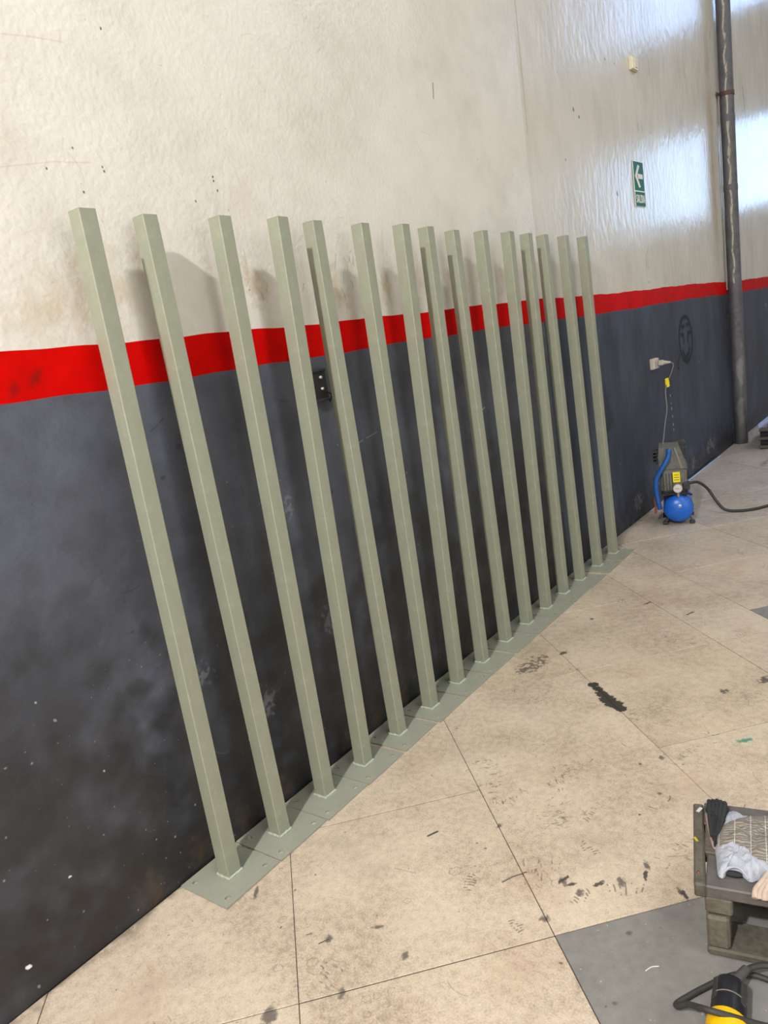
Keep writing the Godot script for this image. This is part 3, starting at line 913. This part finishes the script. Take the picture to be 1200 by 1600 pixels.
func exit_sign() -> void:
	var t := thing("exit_sign", "green and white exit sign with a left arrow above the word SALIDA", "sign", Vector3(5.347, 2.175, 0.0))
	t.rotation.z = 0.02
	piece("panel", Vector3(0, 0, 0.003), Vector3(0.2, 0.285, 0.004), mat(Color("e1e4e2"), 0.6), t, 0.0008)
	var green := mat(Color("2f6f63"), 0.6)
	green.metallic_specular = 0.25
	piece("arrow_field", Vector3(0, 0.049, 0.0052), Vector3(0.192, 0.18, 0.001), green, t, 0.0003)
	piece("word_field", Vector3(0, -0.094, 0.0052), Vector3(0.192, 0.09, 0.001), green, t, 0.0003)
	var b := MB.new()
	var z0 := 0.0056; var z1 := 0.0066
	# the arrow: a shaft and two swept barbs
	b.prism([Vector2(-0.02, 0.034), Vector2(0.075, 0.034), Vector2(0.075, 0.064), Vector2(-0.02, 0.064)], z0, z1)
	for s in [1.0, -1.0]:
		b.prism([Vector2(-0.078, 0.049), Vector2(-0.038, 0.049), Vector2(0.022, 0.049 + s * 0.066), Vector2(-0.012, 0.049 + s * 0.072)], z0, z1)
	obj("arrow", b, M.white, t)
	var tm := TextMesh.new()
	var font := SystemFont.new()
	font.font_names = PackedStringArray(["Droid Sans"])
	font.font_weight = 700
	tm.font = font
	tm.text = "SALIDA"
	tm.font_size = 48
	tm.pixel_size = 0.00098
	tm.depth = 0.001
	var w := MeshInstance3D.new()
	w.name = "lettering"
	w.mesh = tm
	w.material_override = M.white
	w.position = Vector3(0, -0.094, 0.0062)
	var s := tm.get_aabb().size
	if s.x > 0.01:
		w.scale = Vector3(0.165 / s.x, 0.05 / s.y, 1)
	t.add_child(w, true)


func wall_fittings() -> void:
	var ivory := mat(Color("d4c9a8"), 0.45)
	var sw := thing("wall_switch", "small cream surface-mounted switch box high on the cream wall above the exit sign", "switch", Vector3(5.385, 2.91, 0))
	piece("back_box", Vector3(0, 0, 0.008), Vector3(0.115, 0.078, 0.018), ivory, sw, 0.003)
	piece("faceplate", Vector3(0, 0, 0.02), Vector3(0.108, 0.071, 0.007), mat(Color("ded6bd"), 0.4), sw, 0.002)
	piece("rocker", Vector3(0.012, 0, 0.025), Vector3(0.05, 0.046, 0.006), mat(Color("c9c2ab"), 0.4), sw, 0.0015)

	var so := thing("wall_socket", "dusty cream wall socket on the dark dado above the compressor", "socket", Vector3(5.36, 0.988, 0))
	piece("back_box", Vector3(0, 0, 0.011), Vector3(0.112, 0.074, 0.024), mat(Color("b7aca0"), 0.55), so, 0.003)
	piece("faceplate", Vector3(0, 0, 0.026), Vector3(0.106, 0.068, 0.008), mat(Color("bdb3a7"), 0.5), so, 0.003)
	for s in [-1, 1]:
		piece("outlet", Vector3(s * 0.026, 0, 0.031), Vector3(0.036, 0.036, 0.004), mat(Color("a2988c"), 0.5), so, 0.0015)

	var bs := thing("broken_socket", "broken black wall socket with bare white terminals behind the fourth post", "socket", Vector3(1.905, 1.29, 0))
	piece("back_box", Vector3(-0.01, 0, 0.006), Vector3(0.075, 0.11, 0.014), mat(Color("1a1a1c"), 0.6), bs, 0.003)
	piece("rim", Vector3(-0.01, 0.05, 0.015), Vector3(0.075, 0.01, 0.006), mat(Color("2c2c2f"), 0.6), bs, 0.002)
	piece("rim", Vector3(-0.01, -0.05, 0.015), Vector3(0.075, 0.01, 0.006), mat(Color("2c2c2f"), 0.6), bs, 0.002)
	for s in [0.026, -0.012]:
		var k := MB.new()
		k.lathe([Vector2(0.001, -0.004), Vector2(0.005, -0.004), Vector2(0.005, 0.003), Vector2(0.001, 0.004)], 12, Transform3D(Basis(Vector3.RIGHT, PI / 2), Vector3(-0.004, s, 0.017)))
		obj("terminal", k, mat(Color("d8d8d0"), 0.3, 0.3), bs)
	var wire := MB.new()
	wire.tube(smooth_path([Vector3(0.0, -0.02, 0.012), Vector3(0.02, -0.035, 0.03), Vector3(0.018, -0.06, 0.02)]), 0.003, 8)
	obj("wire", wire, M.black, bs)

	var co := thing("power_cord", "thin grey electric lead with a yellow tag, hanging from the wall socket", "cord", Vector3(5.386, 0.988, 0.03))  # the compressor's power cord, plugged into the wall socket
	var plug := MB.new()
	plug.box(Vector3(0.004, 0, 0.021), Vector3(0.038, 0.036, 0.034), 0.006)
	plug.tube([Vector3(0.004, 0, 0.036), Vector3(0.008, -0.002, 0.06), Vector3(0.012, -0.004, 0.082)], [0.015, 0.011, 0.007], 12)
	obj("plug", plug, mat(Color("b3a89c"), 0.5), co)
	var end := Vector3(4.834, 0.508, 0.197) - co.position
	var tagat := Vector3(5.40, 0.845, 0.08) - co.position
	var line := smooth_path([Vector3(0.012, -0.004, 0.08), Vector3(0.016, -0.02, 0.098), Vector3(0.012, -0.07, 0.085), tagat, Vector3(5.33, 0.79, 0.085) - co.position, Vector3(5.27, 0.68, 0.105) - co.position, Vector3(5.11, 0.6, 0.135) - co.position, Vector3(4.93, 0.53, 0.175) - co.position, end])
	var c := MB.new()
	c.tube(line, 0.004, 8)
	obj("cable", c, mat(Color("77756f"), 0.6), co)
	var tg := MB.new()
	tg.box(tagat, Vector3(0.035, 0.062, 0.02), 0.003, Basis(Vector3.BACK, 0.1))
	obj("yellow_tag", tg, mat(Color("f2dc10"), 0.45), co)

	var rod := thing("metal_strip", "thin bright metal strip lying on the floor along the foot of the wall", "strip", Vector3(6.25, 0, 0.018))
	var rb := MB.new()
	rb.box(Vector3(0, 0.0075, 0), Vector3(1.34, 0.014, 0.018), 0.002)
	obj("strip", rb, M.steel, rod)
	rod.rotation.y = -0.006


func compressor() -> void:
	var t := thing("air_compressor", "small dusty grey air compressor with a round blue tank and white gauge", "compressor", Vector3(4.71, 0, 0.306), -1.276)
	var blue := worn(Color("1560c6"), Color("245aa2"), 0.33, 5.0, 401)
	var dust := worn(Color("6b6a62"), Color("474741"), 0.75, 6.0, 402, 0.0, 0.05)
	var dark := worn(Color("3a3b37"), Color("222320"), 0.65, 8.0, 403)
	# tank lying along the view, domed ends
	var b := MB.new()
	var prof := []
	for i in 9:
		var a := PI / 2 * i / 8.0
		prof.append(Vector2(maxf(0.0005, 0.089 * sin(a)), -0.16 - 0.05 * cos(a)))
	for i in 9:
		var a := PI / 2 * (1.0 - i / 8.0)
		prof.append(Vector2(maxf(0.0005, 0.089 * sin(a)), 0.12 + 0.05 * cos(a)))
	b.lathe(prof, 40, Transform3D(Basis(Vector3.RIGHT, PI / 2), Vector3(0, 0.105, -0.17)))
	var tank := obj("tank", b, blue, t)
	var seam := MB.new()
	seam.lathe([Vector2(0.0885, -0.006), Vector2(0.0912, -0.004), Vector2(0.0912, 0.004), Vector2(0.0885, 0.006)], 40, Transform3D(Basis(Vector3.RIGHT, PI / 2), Vector3(0, 0.105, -0.062)))
	obj("rim_band", seam, dark, tank)
	var boss := MB.new()
	boss.lathe([Vector2(0.012, 0.0), Vector2(0.012, 0.008), Vector2(0.0005, 0.008)], 12, Transform3D(Basis(Vector3.RIGHT, PI / 2), Vector3(0.008, 0.13, -0.006)))
	obj("drain_plug", boss, mat(Color("a7b8cc"), 0.3, 0.6), tank)
	for x in [-0.082, 0.078]:
		for z in [-0.06, -0.27]:
			var f := MB.new()
			f.box(Vector3(x * 0.82, 0.045, z), Vector3(0.01, 0.075, 0.04), 0.002, Basis(Vector3.BACK, -signf(x) * -0.5))
			f.box(Vector3(x, 0.0105, z), Vector3(0.034, 0.019, 0.04), 0.005)
			obj("foot", f, dark, t)
	# saddle, motor housing with ribs, shroud, pump head
	var s := MB.new()
	s.box(Vector3(-0.015, 0.2, -0.17), Vector3(0.16, 0.012, 0.27), 0.003)
	s.box(Vector3(-0.06, 0.182, -0.1), Vector3(0.012, 0.04, 0.03), 0.002)
	s.box(Vector3(0.05, 0.182, -0.1), Vector3(0.012, 0.04, 0.03), 0.002)
	obj("saddle", s, dark, t)
	var h := MB.new()
	h.box(Vector3(-0.016, 0.285, -0.165), Vector3(0.16, 0.158, 0.24), 0.022)
	obj("motor_housing", h, dust, t)
	for i in 4:
		piece("cooling_rib", Vector3(-0.078 + i * 0.018, 0.285, -0.044), Vector3(0.004, 0.11, 0.006), dark, t, 0.001)
	var sh := MB.new()
	sh.prism([Vector2(-0.095, 0.36), Vector2(0.068, 0.36), Vector2(0.05, 0.41), Vector2(0.022, 0.5), Vector2(-0.092, 0.505), Vector2(-0.1, 0.44)], -0.25, -0.055)
	obj("shroud", sh, dust, t)
	var st := MB.new()
	st.prism([Vector2(0.03, 0.362), Vector2(0.043, 0.362), Vector2(0.006, 0.497), Vector2(-0.004, 0.497)], -0.056, -0.049)
	obj("shroud_rib", st, mat(Color("7d7a6c"), 0.7), t)
	var bk := MB.new()
	bk.box(Vector3(0.02, 0.44, -0.29), Vector3(0.09, 0.13, 0.08), 0.008)
	for i in 4:
		bk.box(Vector3(0.02, 0.395 + i * 0.03, -0.29), Vector3(0.105, 0.008, 0.09), 0.002)
	obj("pump_head", bk, dark, t)
	var fin := MB.new()
	for i in 4:
		fin.box(Vector3(-0.115, 0.405 + i * 0.022, -0.14), Vector3(0.035, 0.009, 0.09), 0.002)
	fin.box(Vector3(-0.105, 0.435, -0.14), Vector3(0.02, 0.09, 0.07), 0.004)
	obj("cooling_fins", fin, dark, t)
	piece("pressure_switch", Vector3(0.055, 0.25, -0.06), Vector3(0.045, 0.05, 0.05), dark, t, 0.006)
	# gauge, valve stem, yellow label
	var g := MB.new()
	g.lathe([Vector2(0.0005, -0.02), Vector2(0.028, -0.02), Vector2(0.0295, -0.016), Vector2(0.0295, 0.0), Vector2(0.027, 0.003), Vector2(0.025, 0.001)], 32, Transform3D(Basis(Vector3.RIGHT, PI / 2), Vector3(0.004, 0.243, -0.012)))
	var gauge := obj("gauge", g, mat(Color("9b9b98"), 0.35, 0.6), t)
	var gf := MB.new()
	gf.lathe([Vector2(0.025, 0.0), Vector2(0.0005, 0.0012)], 32, Transform3D(Basis(Vector3.RIGHT, PI / 2), Vector3(0.004, 0.243, -0.0115)))
	obj("dial", gf, mat(Color("c9c3c0"), 0.3), gauge)
	piece("needle", Vector3(0.0, 0.2425, -0.0095), Vector3(0.022, 0.0024, 0.001), mat(Color("7a2f2a"), 0.5), gauge, 0.0003)
	var v := MB.new()
	v.tube([Vector3(0.004, 0.185, -0.03), Vector3(0.004, 0.225, -0.03)], 0.009, 10)
	obj("valve_stem", v, mat(Color("a59a80"), 0.4, 0.7), t)
	piece("warning_label", Vector3(0.001, 0.31, -0.043), Vector3(0.043, 0.066, 0.002), mat(Color("efd90c"), 0.5), t, 0.0005)
	for i in 3:
		piece("label_print", Vector3(0.001, 0.325 - i * 0.016, -0.0417), Vector3(0.03, 0.004, 0.0006), mat(Color("6b6420"), 0.6), t, 0.0001)
	# bent blue tube up the left side
	var tube := MB.new()
	var pts := smooth_path([Vector3(-0.034, 0.482, -0.04), Vector3(-0.042, 0.44, -0.035), Vector3(-0.062, 0.405, -0.03), Vector3(-0.098, 0.35, -0.03), Vector3(-0.122, 0.3, -0.035), Vector3(-0.125, 0.237, -0.04), Vector3(-0.12, 0.174, -0.045), Vector3(-0.11, 0.105, -0.06)])
	tube.tube(pts, 0.0155, 14)
	tube.lathe([Vector2(0.0005, -0.019), Vector2(0.013, -0.013), Vector2(0.018, 0.0), Vector2(0.013, 0.013), Vector2(0.0005, 0.019)], 16, Transform3D(Basis(), Vector3(-0.034, 0.482, -0.04)))
	obj("blue_tube", tube, worn(Color("1d5aa6"), Color("17467f"), 0.35, 9.0, 404), t)
	var red := MB.new()
	red.tube(smooth_path([Vector3(-0.12, 0.26, -0.09), Vector3(-0.138, 0.17, -0.085), Vector3(-0.136, 0.1, -0.08)]), 0.006, 8)
	red.box(Vector3(-0.137, 0.088, -0.08), Vector3(0.018, 0.03, 0.018), 0.004)
	obj("red_lead", red, mat(Color("96502f"), 0.6), t)
	var lead := MB.new()
	lead.tube(smooth_path([Vector3(-0.085, 0.215, -0.04), Vector3(-0.04, 0.205, -0.025), Vector3(-0.01, 0.212, -0.03), Vector3(0.05, 0.205, -0.035), Vector3(0.085, 0.196, -0.02)]), 0.006, 8)
	obj("lead", lead, M.black, t)

	var ho := thing("air_hose", "black air hose curving from the compressor across the floor to the right", "hose", Vector3(4.83, 0, 0.34))
	var hp := []
	for p in HOSE:
		hp.append(Vector3(p[0], p[1], p[2]) - ho.position)
	var hb := MB.new()
	hb.tube(smooth_path(hp), 0.0095, 10)
	obj("hose", hb, M.rubber, ho)

const HOSE := [[4.822, 0.25, 0.338], [4.93, 0.235, 0.372], [5.05, 0.16, 0.40], [5.05, 0.085, 0.445], [5.04, 0.025, 0.5], [5.063, 0.0105, 0.581], [5.115, 0.0105, 0.666], [5.198, 0.0105, 0.726], [5.4, 0.0105, 0.86], [5.7, 0.0105, 1.2]]


# ---------------------------------------------------------------- small dark pallet with rags, right foreground
func heap(outline: Array, y0: float, high: float, seed_: int, fold: float, fold_scale := 40.0, size_ := Vector2(0.13, 0.25)) -> MB:
	# a crumpled cloth lying inside an outline given in (x, z)
	var f := FastNoiseLite.new()
	f.seed = seed_; f.frequency = fold_scale; f.fractal_octaves = 3; f.noise_type = FastNoiseLite.TYPE_SIMPLEX_SMOOTH
	var mid := Vector2.ZERO
	for p in outline:
		mid += p / outline.size()
	var edge := []
	var n := outline.size()
	for i in n:
		for s in 8:
			edge.append(outline[i].cubic_interpolate(outline[(i + 1) % n], outline[(i - 1 + n) % n], outline[(i + 2) % n], s / 8.0))
	edge.append(edge[0])
	var rows := []
	var uvs := []
	for r in 17:
		var q := 1.0 - r / 16.0
		if r == 0: q = 0.97
		if r == 1: q = 1.0
		var row := PackedVector3Array()
		var ur := []
		for e in edge:
			var p: Vector2 = mid.lerp(e, maxf(q, 0.001))
			var y := y0
			if r > 0:
				y += high * pow(1.0 - pow(minf(q, 0.999), 4.0), 0.6) + fold * f.get_noise_2d(p.x, p.y * 1.6) * (1.0 - pow(q, 6.0)) + (0.003 if r == 1 else 0.0)
			row.append(Vector3(p.x, maxf(y, y0), p.y))
			ur.append(Vector2(p.x / size_.x, p.y / size_.y))
		rows.append(row)
		uvs.append(ur)
	var b := MB.new()
	# keep outward up whichever way the outline runs
	var area := 0.0
	for i in edge.size() - 1:
		area += edge[i].cross(edge[i + 1])
	if area > 0:
		for r in rows:
			r.reverse()
		for u in uvs:
			u.reverse()
		for i in rows.size():
			rows[i] = PackedVector3Array(rows[i])
	b.grid(rows, true, uvs)
	return b

func V2(a: Array) -> Array:
	return a.map(func(p): return Vector2(p[0], -p[1]))


func pallet_and_rags() -> void:
	var at := Vector3(1.40, 0, 1.304)
	var turn := -1.3736
	var t := thing("wooden_pallet", "small dark wooden pallet with rags on it at the right edge", "pallet", at, turn)
	for z in [-0.047, -0.2, -0.29]:
		piece("bottom_board", Vector3(0.3, 0.0115, z), Vector3(0.6, 0.019, 0.094 if z > -0.1 else 0.07), M.wood, t, 0.004)
	for x in [0.024, 0.3, 0.577]:
		for z in [-0.04, -0.27]:
			piece("lower_block", Vector3(x, 0.0605, z), Vector3(0.046, 0.079, 0.078), M.wood_pale, t, 0.006)
			piece("gap_shade_filler", Vector3(x, 0.104, z - 0.006), Vector3(0.04, 0.008, 0.062), M.black, t, 0.001)  # black filler in the gap between blocks, standing in for its shade
			piece("upper_block", Vector3(x + 0.004, 0.128, z), Vector3(0.054, 0.04, 0.078), M.wood_pale, t, 0.004)
	for d in [[-0.051, 0.104, M.wood_grey, 0.004], [-0.157, 0.098, M.wood_pale, -0.0055], [-0.252, 0.084, M.wood_grey, -0.0125]]:
		piece("deck_board", Vector3(0.3 + d[3], 0.163, d[0]), Vector3(0.6, 0.029, d[1]), d[2], t, 0.003)
	var rail := MB.new()
	rail.box(Vector3(-0.0155, 0.1655, -0.137), Vector3(0.0235, 0.034, 0.285), 0.004, Basis(Vector3.UP, 0.068))
	obj("side_rail", rail, M.wood, t)
	var nail := MB.new()
	nail.lathe([Vector2(0.004, 0.0), Vector2(0.0035, 0.002), Vector2(0.0005, 0.0025)], 10, Transform3D(Basis(), Vector3(-0.01, 0.1825, -0.03)))
	obj("nail", nail, mat(Color("6f4436"), 0.6, 0.4), t)
	var pb := MB.new()
	pb.box(Vector3(-0.022, 0.183, -0.14), Vector3(0.006, 0.001, 0.016), 0.0003, Basis(Vector3.UP, 0.5))
	obj("yellow_fleck", pb, mat(Color("b59d1e"), 0.6), t)
	var wb := MB.new()
	wb.box(Vector3(-0.021, 0.183, -0.252), Vector3(0.008, 0.001, 0.02), 0.0003, Basis(Vector3.UP, -0.4))
	obj("white_fleck", wb, mat(Color("c2c4c8"), 0.6), t)

	var y := 0.1785
	var k := thing("black_rag", "crumpled black rag with frayed top edge tucked beside the pallet's side rail", "rag", at, turn)
	var bm := worn(Color("2a2a2d"), Color("1a1a1c"), 0.9, 30.0, 501)
	obj("cloth", heap(V2([[-0.008, 0.262], [0.0, 0.283], [0.012, 0.279], [0.024, 0.289], [0.042, 0.276], [0.045, 0.235], [0.04, 0.18], [0.022, 0.128], [0.014, 0.13], [-0.001, 0.208], [-0.004, 0.24]]), y, 0.024, 3, 0.016, 60.0), bm, k)
	for i in 5:
		var fo := MB.new()
		var x := 0.0 + i * 0.0085
		fo.tube(smooth_path([Vector3(x, y + 0.012, -0.286 + absf(i - 2) * 0.003), Vector3(x + 0.002, y + 0.024, -0.25), Vector3(x * 0.8 + 0.005, y + 0.022, -0.20), Vector3(x * 0.5 + 0.011, y + 0.014, -0.145)], 5), [0.0055, 0.006, 0.0055, 0.006, 0.0055, 0.005, 0.0055, 0.006, 0.0055, 0.005, 0.005, 0.0045, 0.0045, 0.004, 0.004, 0.003], 8)
		obj("fold", fo, bm, k)
	k = thing("pink_rag", "narrow strip of faded pink rag showing along the black rag's left side", "rag", at, turn)
	obj("cloth", heap(V2([[-0.0075, 0.245], [-0.003, 0.205], [0.012, 0.129], [0.022, 0.118], [0.022, 0.135], [0.008, 0.18], [0.001, 0.235]]), y, 0.009, 4, 0.003), worn(Color("a58c85"), Color("84706a"), 0.9, 30.0, 502), k)

	k = thing("work_glove", "light grey work cloth with ribbed brown-grey panel spread over the pallet", "cloth", at, turn)
	var lining := worn(Color("a9acb5"), Color("8a8a90"), 0.85, 18.0, 503, 0.0, 0.05)
	obj("lining", heap(V2([[0.03, 0.225], [0.038, 0.252], [0.057, 0.262], [0.081, 0.25], [0.13, 0.254], [0.19, 0.25], [0.2, 0.15], [0.19, 0.06], [0.125, 0.056], [0.108, 0.04], [0.09, 0.028], [0.07, 0.046], [0.047, 0.043], [0.037, 0.026], [0.028, 0.034], [0.023, 0.084], [0.02, 0.116], [0.027, 0.179]]), y, 0.027, 7, 0.010, 26.0), lining, k)
	var rib := Paint.new(0, 0, 1, 1, 256, false, 504)
	rib.base(ramp([[0.0, Color("6f675f")], [0.5, Color("8d857b")], [1.0, Color("9c948a")]]), [[Paint.noise(256, 256, 505, 0.02, 3), 110], [Paint.noise(256, 256, 506, 0.1, 3), 90], [Paint.noise(256, 256, 507, 0.3, 2), 50]])
	for i in 42:
		rib.stroke([Vector2(0, (i + 0.5) / 42.0), Vector2(1, (i + 0.5) / 42.0)], 0.010, Color("5f574f"), 0.55)
	for x in [0.2, 0.45, 0.7, 0.93]:
		rib.stroke([Vector2(x, 0), Vector2(x + 0.02, 1)], 0.012, Color("b9b5af"), 0.7)
	var rm := mat(Color.WHITE, 0.9)
	rm.albedo_texture = rib.texture()
	obj("ribbed_panel", heap(V2([[0.024, 0.12], [0.03, 0.18], [0.052, 0.21], [0.085, 0.232], [0.13, 0.245], [0.19, 0.245], [0.19, 0.085], [0.12, 0.07], [0.102, 0.072], [0.085, 0.088], [0.052, 0.105]]), y + 0.012, 0.021, 7, 0.009, 26.0), rm, k)
	var flap := MB.new()
	flap.tube(smooth_path([Vector3(0.034, y + 0.006, -0.03), Vector3(0.05, y + 0.016, -0.046), Vector3(0.07, y + 0.015, -0.05), Vector3(0.088, y + 0.006, -0.031)], 6), 0.003, 8)
	obj("hem", flap, lining, k)
	var open_ := MB.new()
	open_.lathe([Vector2(0.001, 0.0), Vector2(0.014, 0.002), Vector2(0.012, 0.007), Vector2(0.001, 0.009)], 16, Transform3D(Basis(Vector3.UP, 0.5).scaled(Vector3(1.5, 1, 0.7)), Vector3(0.058, y, -0.045)))
	obj("dark_opening", open_, bm, k)
	k = thing("beige_rag", "pleated beige cloth end hanging over the pallet's front deck board", "rag", at, turn)
	var beige := worn(Color("b8a596"), Color("957f70"), 0.9, 24.0, 508)
	for i in 5:
		var fo := MB.new()
		fo.tube(smooth_path([Vector3(0.124 + i * 0.008, y + 0.02, -0.042), Vector3(0.112 + i * 0.007, y + 0.016, -0.016), Vector3(0.101 + i * 0.008, y + 0.006, 0.004 - absf(i - 2) * 0.004), Vector3(0.099 + i * 0.009, y - 0.003, 0.0105)], 5), 0.0065, 8)
		obj("fold", fo, beige, k)


func power_tool() -> void:
	var a := Vector3(1.312, 0.0, 1.372)
	var t := thing("power_tool", "black and yellow hand-held power tool lying on the grey floor tile, cut by bottom edge", "power tool", a)
	# local -x runs along the body, away from the cord
	t.rotation.y = atan2(-0.018, 0.109) * -1.0
	var along := Transform3D(Basis(Vector3.BACK, PI / 2), Vector3(0, 0.0345, 0))  # local y -> -x
	var body := worn(Color("1c1d24"), Color("131418"), 0.4, 12.0, 601)
	var b := MB.new()
	b.lathe([Vector2(0.0005, -0.004), Vector2(0.02, -0.003), Vector2(0.029, 0.004), Vector2(0.032, 0.014), Vector2(0.0315, 0.04), Vector2(0.0325, 0.06), Vector2(0.034, 0.11), Vector2(0.034, 0.13)], 32, along)
	obj("rear_grip", b, body, t)
	for z in [-1.0, 1.0]:
		var e := MB.new()
		e.box(Vector3(-0.035, 0.052, z * 0.024), Vector3(0.055, 0.008, 0.016), 0.003, Basis(Vector3.RIGHT, z * 0.75))
		obj("side_pad", e, worn(Color("33312f"), Color("242220"), 0.55, 20.0, 602), t)
	var ring := MB.new()
	ring.lathe([Vector2(0.0318, 0.046), Vector2(0.0333, 0.0465), Vector2(0.0333, 0.048), Vector2(0.0318, 0.0485)], 32, along)
	obj("parting_line", ring, mat(Color("6a6254"), 0.6), t)
	var yb := MB.new()
	yb.lathe([Vector2(0.034, 0.088), Vector2(0.0375, 0.091), Vector2(0.0385, 0.11), Vector2(0.039, 0.17), Vector2(0.035, 0.2), Vector2(0.0005, 0.2)], 32, along)
	obj("yellow_housing", yb, mat(Color("e8b400"), 0.4), t)
	var hd := MB.new()
	hd.box(Vector3(-0.225, 0.0345, 0), Vector3(0.06, 0.055, 0.06), 0.012)
	obj("gear_head", hd, mat(Color("8a8a8a"), 0.35, 0.8), t)
	var inv := t.transform.affine_inverse()
	var sr := MB.new()
	sr.tube([inv * Vector3(1.313, 0.042, 1.378), inv * Vector3(1.335, 0.042, 1.385), inv * Vector3(1.358, 0.041, 1.391)], [0.0105, 0.0098, 0.0085], 14)
	obj("strain_relief", sr, worn(Color("4a4744"), Color("393634"), 0.6, 20.0, 603), t)
	var c := MB.new()
	var pts := [Vector3(1.35, 0.041, 1.389), Vector3(1.376, 0.037, 1.404), Vector3(1.395, 0.034, 1.43), Vector3(1.40, 0.03, 1.48), Vector3(1.385, 0.018, 1.53), Vector3(1.37, 0.0085, 1.50), Vector3(1.383, 0.0075, 1.44), Vector3(1.382, 0.0075, 1.395), Vector3(1.36, 0.0075, 1.36), Vector3(1.304, 0.0075, 1.320), Vector3(1.255, 0.008, 1.291), Vector3(1.238, 0.010, 1.285), Vector3(1.229, 0.018, 1.292), Vector3(1.226, 0.035, 1.312), Vector3(1.205, 0.062, 1.34), Vector3(1.195, 0.076, 1.366), Vector3(1.21, 0.066, 1.402), Vector3(1.245, 0.035, 1.44), Vector3(1.28, 0.012, 1.49), Vector3(1.3, 0.0075, 1.6)]
	c.tube(smooth_path(pts.map(func(p): return inv * p), 7), 0.0062, 10)
	obj("cable", c, M.rubber, t)
	var th := MB.new()
	th.tube(smooth_path([Vector3(1.297, 0.0015, 1.203), Vector3(1.313, 0.0015, 1.211), Vector3(1.322, 0.0015, 1.224)], 4), 0.0012, 6)
	tag(obj("white_thread", th, M.white), "short white thread lying on the grey floor tile left of the tool", "thread")


func far_corner() -> void:
	var t := thing("timber_pallet", "dark slatted pallet by the wall at the far right edge beyond the pipe", "pallet", Vector3(7.2, 0, 0.31))
	for i in 3:
		for j in 4:
			piece("slat", Vector3(0.35, 0.02 + i * 0.075, 0.05 + j * 0.2), Vector3(0.7, 0.022, 0.14), M.wood, t, 0.003)
		if i < 2:
			for j in 3:
				piece("bearer", Vector3(0.08 + j * 0.27, 0.0575 + i * 0.075, 0.35), Vector3(0.06, 0.051, 0.74), M.black, t, 0.003)
	var m := thing("metal_channel", "silver metal channel resting on the dark pallet at the far right edge", "channel", Vector3(7.25, 0.182, 0.31))
	var b := MB.new()
	b.box(Vector3(0.5, 0.004, 0), Vector3(1.0, 0.004, 0.07), 0.001)
	b.box(Vector3(0.5, 0.02, 0.034), Vector3(1.0, 0.035, 0.004), 0.001)
	b.box(Vector3(0.5, 0.02, -0.034), Vector3(1.0, 0.035, 0.004), 0.001)
	obj("profile", b, M.steel, m)
